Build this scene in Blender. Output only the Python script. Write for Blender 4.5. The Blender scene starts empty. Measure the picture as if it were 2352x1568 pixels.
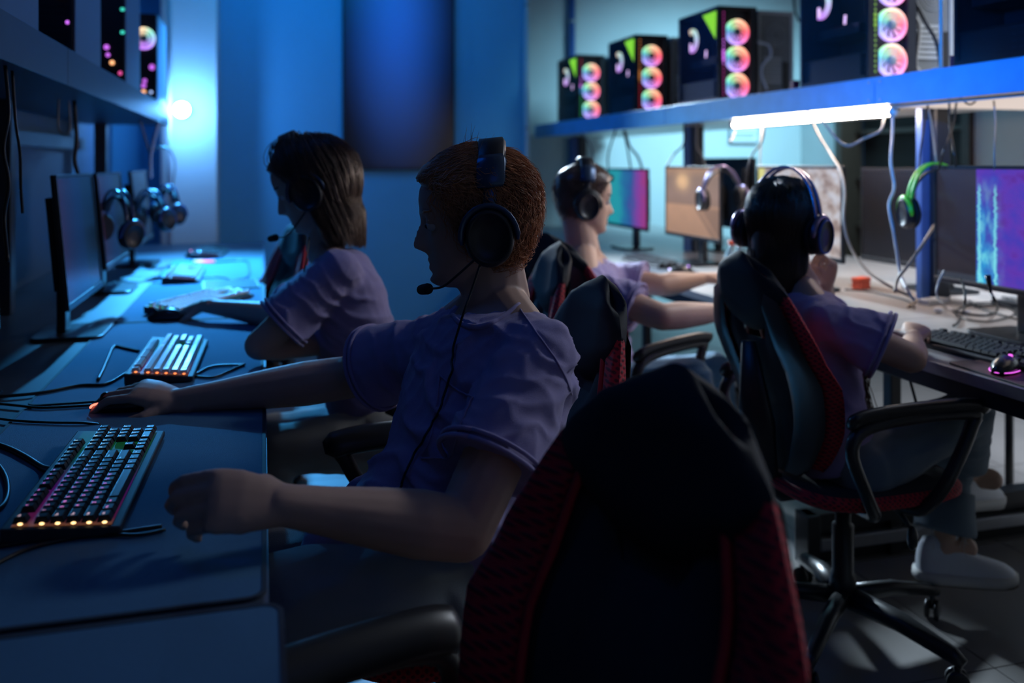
import bpy, math, random
import numpy as np
from mathutils import Vector, Matrix

random.seed(7); np.random.seed(7)
SC = bpy.context.scene
COL = SC.collection
PI = math.pi

# ------------------------------------------------------------------ camera
YAW = math.atan(571 / 2050)            # rows of desks run along +Y, camera looks to their right
CAMZ = 1.25
cd = bpy.data.cameras.new('camera'); cam = bpy.data.objects.new('camera', cd); COL.objects.link(cam)
cd.sensor_width = 36.0; cd.sensor_fit = 'HORIZONTAL'
cd.lens = 2050 / 2352 * 36
cd.shift_y = -(784 - 375) / 2352
cam.location = (0, 0, CAMZ)
cam.rotation_euler = (PI / 2, 0, -YAW)
cd.dof.use_dof = True; cd.dof.focus_distance = 1.55; cd.dof.aperture_fstop = 2.3
cd.clip_start = 0.02
SC.camera = cam
SC.view_settings.view_transform = 'Standard'; SC.view_settings.look = 'None'
SC.view_settings.gamma = 1.0; SC.view_settings.use_curve_mapping = False
SC.view_settings.exposure = 0.0
cy_ = SC.cycles
cy_.max_bounces = 6; cy_.diffuse_bounces = 3; cy_.glossy_bounces = 3; cy_.transmission_bounces = 4
cy_.transparent_max_bounces = 12; cy_.caustics_reflective = False; cy_.caustics_refractive = False
cy_.sample_clamp_indirect = 3.0

# ------------------------------------------------------------------ world and large lights
w = bpy.data.worlds.new('world'); SC.world = w; w.use_nodes = True
w.node_tree.nodes['Background'].inputs[0].default_value = (0.02, 0.05, 0.10, 1)
w.node_tree.nodes['Background'].inputs[1].default_value = 0.3

def area(name, loc, target, sx, sy, color, power, spread=180):
    l = bpy.data.lights.new(name, 'AREA'); l.shape = 'RECTANGLE'; l.size = sx; l.size_y = sy
    l.color = color; l.energy = power; l.spread = math.radians(spread)
    o = bpy.data.objects.new(name, l); COL.objects.link(o); o.location = loc
    d = Vector(target) - Vector(loc)
    o.rotation_euler = d.to_track_quat('-Z', 'Y').to_euler()
    return o
# unseen blue area light added to tint the right shelf front, white light over the far aisle
area('blue_fascia_fill', (-0.50, 1.0, 2.02), (2.1, 2.45, 1.56), 0.9, 0.05, (0.0, 0.27, 1.0), 4.6, 30)
area('blue_ceiling_light', (-0.7, 2.3, 2.75), (1.6, 2.6, 0.9), 0.25, 2.4, (0.0, 0.18, 1.0), 9)
area('blue_wall_light', (0.4, 5.2, 2.8), (0.7, 6.4, 1.9), 1.6, 0.3, (0.0, 0.36, 1.0), 9.5)
area('far_aisle_light', (3.7, 5.0, 2.8), (3.55, 6.95, 1.0), 1.4, 0.5, (0.34, 0.76, 1.0), 34, 84)
area('soft_room_light', (0.7, -0.6, 2.7), (0.9, 2.5, 0.6), 1.6, 1.0, (0.05, 0.11, 0.60), 2.6)
area('aisle_end_fill', (1.35, 6.1, 2.2), (1.7, 2.0, 0.1), 0.5, 0.3, (0.66, 0.84, 1.0), 22, 38)  # unseen light added to brighten the feet and floor by the right desk
area('right_aisle_light', (3.7, 2.4, 2.7), (3.0, 2.2, 0.0), 0.8, 1.6, (0.80, 0.88, 1.0), 80, 110)
area('far_wall_spot', (-0.36, 5.93, 2.42), (-0.30, 4.35, 0.75), 0.10, 0.10, (0.05, 0.42, 1.0), 50, 55)

# ------------------------------------------------------------------ helpers
def at(px, py, depth):
    """point seen at photo pixel (px, py) at the given distance along the lens axis"""
    s = (px - 1176) / 2050 * depth
    z = CAMZ - (py - 375) / 2050 * depth
    return Vector((s * math.cos(YAW) + depth * math.sin(YAW), depth * math.cos(YAW) - s * math.sin(YAW), z))

_m = {}
def mat(name, col, rough=0.6, metal=0.0, emit=None, es=1.0, noise=0.0, scale=40.0, bump=0.0, spec=0.5, coat=0.0, sheen=0.0, bscale=None):
    if name in _m: return _m[name]
    m = bpy.data.materials.new(name); m.use_nodes = True; _m[name] = m
    nt = m.node_tree; b = nt.nodes['Principled BSDF']
    b.inputs['Base Color'].default_value = (*col, 1)
    b.inputs['Roughness'].default_value = rough
    b.inputs['Metallic'].default_value = metal
    b.inputs['Specular IOR Level'].default_value = spec
    b.inputs['Coat Weight'].default_value = coat
    b.inputs['Sheen Weight'].default_value = sheen
    if emit:
        b.inputs['Emission Color'].default_value = (*emit, 1)
        b.inputs['Emission Strength'].default_value = es
    if noise or bump:
        tc = nt.nodes.new('ShaderNodeTexCoord')
        n = nt.nodes.new('ShaderNodeTexNoise'); n.inputs['Scale'].default_value = scale; n.inputs['Detail'].default_value = 3
        nt.links.new(tc.outputs['Object'], n.inputs['Vector'])
        if noise:
            mx = nt.nodes.new('ShaderNodeMix'); mx.data_type = 'RGBA'
            mx.inputs[6].default_value = (*[c * (1 - noise) for c in col], 1)
            mx.inputs[7].default_value = (*[min(1, c * (1 + noise)) for c in col], 1)
            nt.links.new(n.outputs['Fac'], mx.inputs[0]); nt.links.new(mx.outputs[2], b.inputs['Base Color'])
        if bump:
            n2 = n
            if bscale:
                n2 = nt.nodes.new('ShaderNodeTexNoise'); n2.inputs['Scale'].default_value = bscale
                nt.links.new(tc.outputs['Object'], n2.inputs['Vector'])
            bp = nt.nodes.new('ShaderNodeBump'); bp.inputs['Strength'].default_value = bump; bp.inputs['Distance'].default_value = 0.002
            nt.links.new(n2.outputs['Fac'], bp.inputs['Height']); nt.links.new(bp.outputs['Normal'], b.inputs['Normal'])
    return m
def glow(name, col, s):
    return mat(name, (0.02, 0.02, 0.02), 0.5, emit=col, es=s)

def node(nt, t, **kw):
    n = nt.nodes.new(t)
    for k, v in kw.items():
        if k.startswith('i'): n.inputs[int(k[1:])].default_value = v
        else: setattr(n, k, v)
    return n

class G:
    """plain geometry collector"""
    def __init__(s): s.v = []; s.f = []
    def add(s, vs, fs):
        o = len(s.v); s.v += [tuple(v) for v in vs]; s.f += [tuple(i + o for i in f) for f in fs]; return s
    def box(s, x0, x1, y0, y1, z0, z1, M=None):
        vs = [Vector((x, y, z)) for x in (x0, x1) for y in (y0, y1) for z in (z0, z1)]
        if M: vs = [M @ v for v in vs]
        return s.add(vs, [(0, 1, 3, 2), (4, 6, 7, 5), (0, 4, 5, 1), (2, 3, 7, 6), (0, 2, 6, 4), (1, 5, 7, 3)])
    def prism(s, pts, z0, z1, M=None):
        n = len(pts)
        vs = [Vector((x, y, z0)) for x, y in pts] + [Vector((x, y, z1)) for x, y in pts]
        if M: vs = [M @ v for v in vs]
        return s.add(vs, [tuple(range(n))[::-1], tuple(range(n, 2 * n))] + [(i, (i + 1) % n, n + (i + 1) % n, n + i) for i in range(n)])
    def rings(s, rs, closed=True):
        n = len(rs[0]); vs = [p for r in rs for p in r]; fs = []
        for k in range(len(rs) - 1):
            for i in range(n):
                j = (i + 1) % n
                fs.append((k * n + i, k * n + j, (k + 1) * n + j, (k + 1) * n + i))
        if closed: fs += [tuple(range(n))[::-1], tuple(range((len(rs) - 1) * n, len(rs) * n))]
        return s.add(vs, fs)
    def tube(s, pts, r, seg=8, flat=1.0):
        pts = [Vector(p) for p in pts]; n = len(pts)
        rr = r if isinstance(r, (list, tuple)) else [r] * n
        t0 = (pts[1] - pts[0]).normalized()
        u = t0.orthogonal().normalized(); rs = []
        for i, p in enumerate(pts):
            t = (pts[min(i + 1, n - 1)] - pts[max(i - 1, 0)])
            t = t.normalized() if t.length > 1e-9 else t0
            u = (u - t * u.dot(t)); u = u.normalized() if u.length > 1e-6 else t.orthogonal().normalized()
            v = t.cross(u)
            rs.append([p + (u * math.cos(a) + v * flat * math.sin(a)) * rr[i] for a in [2 * PI * k / seg for k in range(seg)]])
        return s.rings(rs)
    def ell(s, c, r, M=None, nu=16, nv=10):
        c = Vector(c); rs = []
        for k in range(nv + 1):
            ph = -PI / 2 + PI * min(max(k / nv, 0.02), 0.98)
            ring = []
            for i in range(nu):
                a = 2 * PI * i / nu
                p = Vector((r[0] * math.cos(ph) * math.cos(a), r[1] * math.cos(ph) * math.sin(a), r[2] * math.sin(ph)))
                ring.append(c + (M @ p if M else p))
            rs.append(ring)
        return s.rings(rs)
    def cap(s, p0, r0, p1, r1, seg=14):
        p0 = Vector(p0); p1 = Vector(p1); d = (p1 - p0); L = d.length
        t = d.normalized() if L > 1e-6 else Vector((0, 0, 1))
        u = t.orthogonal().normalized(); v = t.cross(u); rs = []
        pr = [(p0 - t * r0 * c, r0 * sn) for c, sn in ((.98, .2), (.8, .6), (.4, .917))] + [(p0, r0), (p1, r1)] + \
             [(p1 + t * r1 * c, r1 * sn) for c, sn in ((.4, .917), (.8, .6), (.98, .2))]
        for c, r in pr:
            rs.append([c + (u * math.cos(a) + v * math.sin(a)) * r for a in [2 * PI * k / seg for k in range(seg)]])
        return s.rings(rs)
    def lathe(s, prof, seg=20, M=None, closed=True):
        rs = []
        for r, z in prof:
            ring = [Vector((r * math.cos(2 * PI * k / seg), r * math.sin(2 * PI * k / seg), z)) for k in range(seg)]
            rs.append([M @ p for p in ring] if M else ring)
        return s.rings(rs, closed)

def spline(pts, n=6):
    """Catmull-Rom through points"""
    P = [Vector(p) for p in pts]; out = []
    P = [P[0] * 2 - P[1]] + P + [P[-1] * 2 - P[-2]]
    for i in range(1, len(P) - 2):
        for k in range(n):
            t = k / n
            a, b, c, d = P[i - 1], P[i], P[i + 1], P[i + 2]
            out.append(0.5 * ((2 * b) + (c - a) * t + (2 * a - 5 * b + 4 * c - d) * t * t + (3 * b - a - 3 * c + d) * t ** 3))
    out.append(P[-2]); return out

def obj(name, g, m, parent=None, smooth=False, bevel=0.0, loc=None, label=None):
    if isinstance(g, G):
        me = bpy.data.meshes.new(name); me.from_pydata(g.v, [], g.f)
    else: me = g
    if m is not None and not me.materials: me.materials.append(m)
    if smooth: me.polygons.foreach_set('use_smooth', [True] * len(me.polygons))
    me.update()
    o = bpy.data.objects.new(name, me); COL.objects.link(o)
    if parent: o.parent = parent
    if loc: o.location = loc
    if bevel:
        b = o.modifiers.new('bevel', 'BEVEL'); b.width = bevel; b.segments = 2; b.limit_method = 'ANGLE'; b.angle_limit = 0.7
    if label: o['label'] = label
    return o
def tag(o, label, cat, group=None, kind=None):
    o['label'] = label; o['category'] = cat
    if group: o['group'] = group
    if kind: o['kind'] = kind
    return o
def thing(name, label, cat, loc=(0, 0, 0), rz=0.0, group=None):
    o = bpy.data.objects.new(name, None); COL.objects.link(o); o.empty_display_size = 0.1
    o.location = loc; o.rotation_euler = (0, 0, rz)
    return tag(o, label, cat, group)
def struct(name, g, m, bevel=0.0, parent=None):
    o = obj(name, g, m, parent, bevel=bevel)
    if not parent: o['kind'] = 'structure'
    return o
def copy_tree(o, parent=None, loc=None, rz=None, label=None, group=None):
    c = o.copy(); COL.objects.link(c)
    if parent: c.parent = parent
    if loc is not None: c.location = loc
    if rz is not None: c.rotation_euler = (0, 0, rz)
    if label: c['label'] = label
    if group: c['group'] = group
    for ch in list(o.children): copy_tree(ch, c)
    return c
def solid(g, voxel, smooth_it=2, fac=0.5):
    """fuse overlapping closed shapes into one continuous skin"""
    me = bpy.data.meshes.new('fuse'); me.from_pydata(g.v, [], g.f)
    o = bpy.data.objects.new('fuse', me); COL.objects.link(o)
    r = o.modifiers.new('r', 'REMESH'); r.mode = 'VOXEL'; r.voxel_size = voxel
    if smooth_it:
        s = o.modifiers.new('s', 'SMOOTH'); s.iterations = smooth_it; s.factor = fac
    dg = bpy.context.evaluated_depsgraph_get(); dg.update()
    out = bpy.data.meshes.new_from_object(o.evaluated_get(dg))
    bpy.data.objects.remove(o); bpy.data.meshes.remove(me)
    out.materials.clear()
    return out
def vget(me):
    n = len(me.vertices); a = np.empty(n * 3); me.vertices.foreach_get('co', a); a = a.reshape(n, 3)
    b = np.empty(n * 3); me.vertices.foreach_get('normal', b); return a, b.reshape(n, 3)
def vset(me, a): me.vertices.foreach_set('co', a.ravel()); me.update()
def vnoise(p, s, seed=0):
    """smooth value noise, -1..1"""
    q = p * s + seed * 17.13; i = np.floor(q).astype(np.int64); f = q - i; f = f * f * (3 - 2 * f)
    def h(ix, iy, iz):
        n = (ix * 73856093) ^ (iy * 19349663) ^ (iz * 83492791) ^ (seed * 2654435)
        n = (n ^ (n >> 13)) * 1274126177; return ((n & 0xffff) / 32767.5) - 1
    r = 0
    for dx in (0, 1):
        for dy in (0, 1):
            for dz in (0, 1):
                wt = (f[:, 0] if dx else 1 - f[:, 0]) * (f[:, 1] if dy else 1 - f[:, 1]) * (f[:, 2] if dz else 1 - f[:, 2])
                r = r + wt * h(i[:, 0] + dx, i[:, 1] + dy, i[:, 2] + dz)
    return r

# ------------------------------------------------------------------ the room
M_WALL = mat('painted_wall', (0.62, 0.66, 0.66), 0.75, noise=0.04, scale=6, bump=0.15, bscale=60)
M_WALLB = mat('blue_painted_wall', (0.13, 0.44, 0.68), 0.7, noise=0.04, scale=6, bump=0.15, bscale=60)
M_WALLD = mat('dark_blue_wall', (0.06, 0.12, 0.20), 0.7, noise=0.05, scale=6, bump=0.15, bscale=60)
M_CEIL = mat('ceiling_paint', (0.25, 0.26, 0.28), 0.9)
M_GROUT = mat('floor_grout', (0.03, 0.03, 0.035), 0.8)
M_TILE = mat('floor_tile_stone', (0.20, 0.19, 0.185), 0.38, noise=0.18, scale=5, bump=0.05, bscale=120)
fl = struct('floor', G().box(-1.2, 4.9, -1.6, 7.1, -0.12, -0.004), M_GROUT)
tg = G().box(-0.298, 0.298, -0.298, 0.298, -0.004, 0.0); tile0 = None
for i in range(-4, 6):
    for j in range(-4, 9):
        cx = 1.745 + 0.3 + 0.6 * i; cy = 1.81 + 0.3 + 0.6 * j
        if cx < -1.3 or cx > 4.8 or cy < -1.2 or cy > 7.0: continue
        if tile0 is None: tile0 = obj('tile', tg, M_TILE, fl, loc=(cx, cy, 0)); o = tile0
        else: o = tile0.copy(); COL.objects.link(o); o.location = (cx, cy, 0)
        o.rotation_euler = (0, 0, PI * ((i * 3 + j) % 2))
        o.location.z = 0.0004 * ((i * 5 + j * 3) % 3) / 3
struct('ceiling', G().box(-1.2, 4.9, -1.6, 7.1, 3.0, 3.1), M_CEIL)
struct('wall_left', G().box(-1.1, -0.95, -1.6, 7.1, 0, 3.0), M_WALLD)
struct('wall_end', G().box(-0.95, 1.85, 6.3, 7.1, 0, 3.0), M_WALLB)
struct('wall_end_recess', G().box(1.85, 4.9, 6.95, 7.1, 0, 3.0), M_WALL)
struct('wall_camera_side', G().box(-1.1, 4.9, -1.6, -1.5, 0, 3.0), M_WALL)
wr = G().box(4.6, 4.75, -1.5, 5.0, 0, 3.0).box(4.6, 4.75, 6.35, 6.95, 0, 3.0).box(4.6, 4.75, 5.0, 6.35, 2.05, 3.0)
struct('wall_right', wr, M_WALL)
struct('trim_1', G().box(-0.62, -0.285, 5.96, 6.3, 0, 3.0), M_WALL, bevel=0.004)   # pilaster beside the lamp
# doorway in the right wall with a dark shelved room behind
M_DARKWOOD = mat('dark_wood', (0.055, 0.03, 0.02), 0.5, noise=0.3, scale=12)
M_BLK = mat('black_plastic', (0.012, 0.012, 0.014), 0.42, noise=0.2, scale=30)
dr = struct('door_1', G().box(4.56, 4.77, 4.94, 5.02, 0, 2.12).box(4.56, 4.77, 6.33, 6.41, 0, 2.12).box(4.56, 4.77, 4.94, 6.41, 2.05, 2.12), M_DARKWOOD, bevel=0.006)
obj('door_recess', G().box(4.80, 4.86, 5.0, 6.35, 0, 2.05), mat('shelf_dark', (0.02, 0.013, 0.01), 0.8), dr)
for k in range(5): obj('door_shelf', G().box(4.7, 4.80, 5.02, 6.33, 0.35 + 0.38 * k, 0.38 + 0.38 * k), M_DARKWOOD, dr)
# vertical conduit at the recess corner and a thin one on the recess wall
M_STEEL = mat('brushed_steel', (0.45, 0.47, 0.5), 0.35, metal=0.8, noise=0.1, scale=50)
M_PIPE = mat('white_conduit', (0.6, 0.62, 0.65), 0.4)
M_BLUEPAINT = mat('blue_painted_steel', (0.05, 0.12, 0.35), 0.35, noise=0.15, scale=20)
t = thing('conduit_pipe', 'thin white vertical conduit pipe at the corner of the blue wall', 'pipe', (1.86, 6.27, 0))
obj('pipe', G().tube([(0, 0, 0.02), (0, 0, 2.98)], 0.016, 12), M_PIPE, t, True)
for z in (0.6, 1.5, 2.4): obj('clip', G().tube([(0, 0, z), (0, 0, z + 0.02)], 0.021, 12), M_STEEL, t, True)
t = thing('conduit_pipe', 'blue vertical conduit pipe on the pale wall behind the smallest computer case', 'pipe', (2.43, 6.9, 0))
obj('pipe', G().tube([(0, 0, 0.02), (0, 0, 2.98)], 0.03, 12), M_BLUEPAINT, t, True)
for z in (0.6, 1.5, 2.4): obj('clip', G().tube([(0, 0, z), (0, 0, z + 0.02)], 0.036, 12), M_STEEL, t, True)
t = thing('conduit_pipe', 'white vertical conduit pipe on the wall beside the bright blue lamp', 'pipe', (-0.56, 5.88, 0))
obj('pipe', G().tube([(0, 0, 0.02), (0, 0, 2.98)], 0.014, 12), M_PIPE, t, True)
# dark glossy panel on the blue wall
M_PANEL = mat('dark_glossy_panel', (0.006, 0.008, 0.014), 0.35)
_nt = M_PANEL.node_tree; _tc = _nt.nodes.new('ShaderNodeTexCoord'); _mp = _nt.nodes.new('ShaderNodeMapping')   # soft violet blue reflection painted into the panel colour
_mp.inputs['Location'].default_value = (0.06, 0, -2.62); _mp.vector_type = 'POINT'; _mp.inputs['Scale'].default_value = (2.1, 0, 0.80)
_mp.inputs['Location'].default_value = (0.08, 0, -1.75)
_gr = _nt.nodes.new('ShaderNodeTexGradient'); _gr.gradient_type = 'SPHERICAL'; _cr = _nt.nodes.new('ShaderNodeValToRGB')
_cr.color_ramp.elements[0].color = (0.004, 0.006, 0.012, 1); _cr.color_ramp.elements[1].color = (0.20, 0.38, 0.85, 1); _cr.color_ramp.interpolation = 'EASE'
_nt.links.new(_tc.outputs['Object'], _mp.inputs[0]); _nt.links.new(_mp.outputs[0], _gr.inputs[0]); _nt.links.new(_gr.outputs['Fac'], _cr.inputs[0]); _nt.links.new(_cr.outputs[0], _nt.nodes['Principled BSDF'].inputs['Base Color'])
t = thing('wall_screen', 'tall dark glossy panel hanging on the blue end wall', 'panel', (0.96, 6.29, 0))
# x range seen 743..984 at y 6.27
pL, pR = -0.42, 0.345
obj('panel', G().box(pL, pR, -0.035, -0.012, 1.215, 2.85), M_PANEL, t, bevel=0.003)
obj('panel_frame', G().box(pL - .012, pR + .012, -0.03, -0.002, 1.203, 1.214).box(pL - .012, pR + .012, -0.03, -0.002, 2.851, 2.862).box(pL - .012, pL - .001, -0.03, -0.002, 1.203, 2.862).box(pR + .001, pR + .012, -0.03, -0.002, 1.203, 2.862), M_BLK, t, bevel=0.002)
# framed paper notice on the recess wall
t = thing('wall_notice', 'small framed white notice on the pale far wall under the shelf', 'notice', (4.02, 6.94, 1.50))
obj('frame', G().box(-0.14, 0.14, -0.02, -0.002, -0.075, 0.085), mat('grey_frame', (0.25, 0.27, 0.3), 0.5), t, bevel=0.003)
obj('paper', G().box(-0.125, 0.125, -0.024, -0.0205, -0.065, 0.075), mat('white_paper', (0.85, 0.88, 0.9), 0.7), t)
obj('printed_line', G().box(-0.105, 0.105, -0.026, -0.0245, 0.0, 0.012).box(-0.105, 0.08, -0.026, -0.0245, -0.03, -0.018), mat('print_grey', (0.25, 0.3, 0.35), 0.7), t)

# ------------------------------------------------------------------ lamps
M_LAMP = glow('blue_white_bulb', (0.13, 0.42, 1.0), 260.0)
t = thing('wall_lamp', 'bright blue white globe lamp at the far end of the left shelf', 'lamp', (-0.478, 5.76, 1.575))
obj('bulb', G().ell((0, 0, 0), (0.045, 0.045, 0.045), nu=20, nv=14), M_LAMP, t, True)
obj('lamp_socket', G().tube([(0, 0.043, 0), (0, 0.10, 0)], [0.024, 0.03], 14), M_BLK, t, True)
obj('bracket', G().tube([(0, 0.10, 0), (0, 0.16, 0), (0, 0.198, 0)], [0.01, 0.01, 0.04], 10), M_STEEL, t, True)
M_TUBE = glow('white_tube_light', (1.0, 0.80, 0.67), 80.0)
t = thing('tube_lamp', 'glowing white tube lamp under the front edge of the right shelf', 'lamp', (2.17, 3.27, 1.434))
obj('tube', G().tube([(0, -0.55, 0), (0, 0.55, 0)], 0.014, 12), M_TUBE, t, True)
obj('housing', G().box(-0.008, 0.008, -0.58, 0.58, 0.016, 0.025), mat('lamp_housing', (0.7, 0.7, 0.68), 0.5), t, bevel=0.002)
for y in (-0.565, 0.565): obj('end_cap', G().tube([(0, y - 0.013, 0), (0, y + 0.013, 0)], 0.017, 12), M_PIPE, t, True)

t = thing('shelf_glow_panel', 'flat glowing cream panel added under the nearest part of the right shelf', 'lamp', (2.45, 1.95, 1.452))  # added glowing sheet standing in for the brightly lit shelf underside
obj('glow_sheet', G().box(-0.30, 0.30, -0.72, 0.72, -0.004, 0.003), glow('cream_glow_sheet', (1.0, 0.83, 0.74), 0.72), t, bevel=0.001)
obj('panel_frame', G().box(-.31, -.301, -.73, .73, -.006, .005).box(.301, .31, -.73, .73, -.006, .005).box(-.30, .30, -.73, -.721, -.006, .005).box(-.30, .30, .721, .73, -.006, .005), M_PIPE, t)

# ------------------------------------------------------------------ shelves
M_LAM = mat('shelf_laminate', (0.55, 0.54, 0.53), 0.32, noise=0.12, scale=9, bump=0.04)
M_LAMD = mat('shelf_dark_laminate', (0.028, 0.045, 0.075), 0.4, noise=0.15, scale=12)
M_LAM2 = mat('shelf_bluelit_laminate', (0.10, 0.40, 0.80), 0.3, noise=0.18, scale=14, bump=0.04)  # same laminate as the boards, blue light put into its colour
M_POST = mat('rack_post_paint', (0.03, 0.035, 0.045), 0.4, noise=0.15, scale=20)
t = thing('computer_shelf', 'long shelf with blue lit front carrying computer cases over the right row of desks', 'shelf', (0, 0, 0))
SX0, SX1 = 2.1, 2.78
joints = [1.2, 2.72, 4.45, 6.86]
for a, b in zip(joints[:-1], joints[1:]):
    obj('shelf_board', G().box(SX0 + .021, SX1, a + .002, b - .002, 1.46, 1.478), M_LAM, t, bevel=0.001)
    obj('shelf_top_board', G().box(SX0 + .021, SX1, a + .002, b - .002, 1.53, 1.553), M_LAM, t, bevel=0.001)
    obj('fascia', G().box(SX0, SX0 + 0.02, a + .002, b - .002, 1.457, 1.557), M_LAM2, t, bevel=0.002)
for y in joints[1:-1]:
    for z in (1.475, 1.54):
        for dy in (-0.03, 0.03): obj('screw', G().tube([(SX0 - 0.002, y + dy, z), (SX0 + 0.002, y + dy, z)], 0.005, 8), M_STEEL, t)
for y in (2.72, 4.6, 6.5):
    obj('post', G().box(2.34, 2.40, y - 0.03, y + 0.03, 0.752, 1.46), M_POST, t, bevel=0.003)
    obj('post_face', G().box(2.300, 2.338, y + 0.0, y + 0.03, 0.752, 1.46), M_BLUEPAINT, t, bevel=0.002)
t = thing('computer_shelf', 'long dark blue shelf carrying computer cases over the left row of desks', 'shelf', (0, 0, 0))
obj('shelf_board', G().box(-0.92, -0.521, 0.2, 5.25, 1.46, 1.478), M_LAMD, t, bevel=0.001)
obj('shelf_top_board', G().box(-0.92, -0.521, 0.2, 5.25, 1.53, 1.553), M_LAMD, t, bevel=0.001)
for a, b in ((0.2, 2.6), (2.6, 5.25)):
    obj('fascia', G().box(-0.52, -0.50, a + .002, b - .002, 1.457, 1.557), M_LAMD, t, bevel=0.002)
for y in (1.4, 3.3, 5.15):
    obj('post', G().box(-0.86, -0.80, y - 0.03, y + 0.03, 0.752, 1.46), M_POST, t, bevel=0.003)
obj('back_rail', G().box(-0.93, -0.915, 0.25, 5.2, 1.32, 1.38), M_LAMD, t, bevel=0.001)

# ------------------------------------------------------------------ desks
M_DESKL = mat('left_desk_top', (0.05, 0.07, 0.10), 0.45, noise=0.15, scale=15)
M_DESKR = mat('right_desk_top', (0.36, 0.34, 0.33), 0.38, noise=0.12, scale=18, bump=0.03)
M_FRAME = mat('desk_frame_black', (0.02, 0.022, 0.026), 0.4)
M_EDGE = mat('desk_edge_band', (0.12, 0.16, 0.24), 0.3)
t = thing('long_desk', 'long dark desk running along the left wall under the shelf', 'desk', (0, 0, 0))
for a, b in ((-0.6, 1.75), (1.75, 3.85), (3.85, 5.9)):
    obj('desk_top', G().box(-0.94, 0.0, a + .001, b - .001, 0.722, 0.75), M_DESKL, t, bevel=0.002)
    obj('edge_band', G().box(0.0, 0.006, a + .001, b - .001, 0.722, 0.75), M_EDGE, t)
for y in (-0.5, 1.7, 3.8, 5.8):
    for x in (-0.9, -0.08): obj('leg', G().box(x - 0.02, x + 0.02, y - 0.02, y + 0.02, 0.0, 0.722), M_FRAME, t, bevel=0.003)
    obj('cross_rail', G().box(-0.88, -0.10, y - 0.015, y + 0.015, 0.68, 0.72), M_FRAME, t)
obj('modesty_panel', G().box(-0.93, -0.915, -0.55, 5.85, 0.25, 0.72), M_DESKL, t)
t = thing('long_desk', 'long pale topped double desk of the right row under the shelf', 'desk', (0, 0, 0))
DX0, DX1 = 1.62, 3.05
for a, b in ((0.55, 2.42), (2.42, 4.35), (4.35, 6.8)):
    obj('desk_top', G().box(DX0 + .007, DX1, a + .001, b - .001, 0.722, 0.75), M_DESKR, t, bevel=0.002)
    obj('edge_band', G().box(DX0, DX0 + .006, a + .001, b - .001, 0.722, 0.75), M_STEEL, t)
    obj('front_rail', G().box(DX0 + .02, DX0 + .05, a + .03, b - .03, 0.675, 0.721), M_FRAME, t, bevel=0.002)
for y in (0.65, 2.44, 4.35, 6.7):
    for x in (1.95, 3.0): obj('leg', G().box(x - 0.02, x + 0.02, y - 0.02, y + 0.02, 0.0, 0.722), M_FRAME, t, bevel=0.003)
    obj('foot_beam', G().box(1.62, 3.05, y - 0.03, y + 0.03, 0.115, 0.16), M_FRAME, t, bevel=0.003)
    obj('foot_rail', G().box(1.665, 3.05, y - 0.035, y - 0.005, 0.045, 0.085), M_STEEL, t, bevel=0.004)
    obj('foot_plate', G().box(1.62, 3.05, y + 0.0, y + 0.03, 0.0, 0.114), M_FRAME, t)
    obj('foot_block', G().box(1.615, 1.66, y - 0.04, y + 0.035, 0.0, 0.16), M_FRAME, t, bevel=0.004)
obj('leg', G().tube([(2.74, 2.77, 0.0), (2.74, 2.77, 0.36)], 0.016, 10).tube([(2.74, 2.77, 0.36), (2.74, 2.77, 0.722)], 0.02, 10), M_FRAME, t, True)

# cloth desk mats, one per seat along the left desk
M_MAT = mat('desk_mat_cloth', (0.055, 0.18, 0.34), 0.85, noise=0.10, scale=200, bump=0.5, bscale=900)
M_HEM = mat('desk_mat_hem', (0.02, 0.03, 0.05), 0.7)
def rrect(x0, x1, y0, y1, r, n=6):
    out = []
    for cx, cy, a0 in ((x1 - r, y1 - r, 0), (x0 + r, y1 - r, 90), (x0 + r, y0 + r, 180), (x1 - r, y0 + r, 270)):
        for k in range(n + 1):
            a = math.radians(a0 + 90 * k / n); out.append((cx + r * math.cos(a), cy + r * math.sin(a)))
    return out
mats = [(0.12, 1.045, -0.62, 0.022, 'nearest dark cloth desk mat at the front end of the left desk'),
        (1.06, 2.01, -0.47, 0.004, 'dark cloth desk mat under the backlit black keyboard of the red haired person'),
        (2.03, 2.99, -0.47, 0.0, 'blue lit cloth desk mat in front of the person with the brown bob'),
        (3.01, 3.96, -0.45, 0.0, 'cloth desk mat under the askew keyboard beyond the outstretched hand'),
        (3.98, 4.9, -0.45, 0.0, 'cloth desk mat farthest along the left desk near the blue wall')]
for y0, y1, x0, x1, lab in mats:
    t = thing('desk_mat', lab, 'mat', (0, 0, 0), group='cloth desk mats on the left desk')
    obj('mat_pad', G().prism(rrect(x0 + .004, x1 - .004, y0 + .004, y1 - .004, 0.02), 0.7505, 0.7535), M_MAT, t)
    rr = rrect(x0, x1, y0, y1, 0.024); ri = rrect(x0 + .006, x1 - .006, y0 + .006, y1 - .006, 0.018); n = len(rr)
    g = G(); g.add([(x, y, .7505) for x, y in rr] + [(x, y, .7542) for x, y in rr] + [(x, y, .7542) for x, y in ri] + [(x, y, .7505) for x, y in ri],
                   [(k * n + i, k * n + (i + 1) % n, ((k + 1) % 4) * n + (i + 1) % n, ((k + 1) % 4) * n + i) for k in range(4) for i in range(n)])
    obj('hem', g, M_HEM, t)

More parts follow.
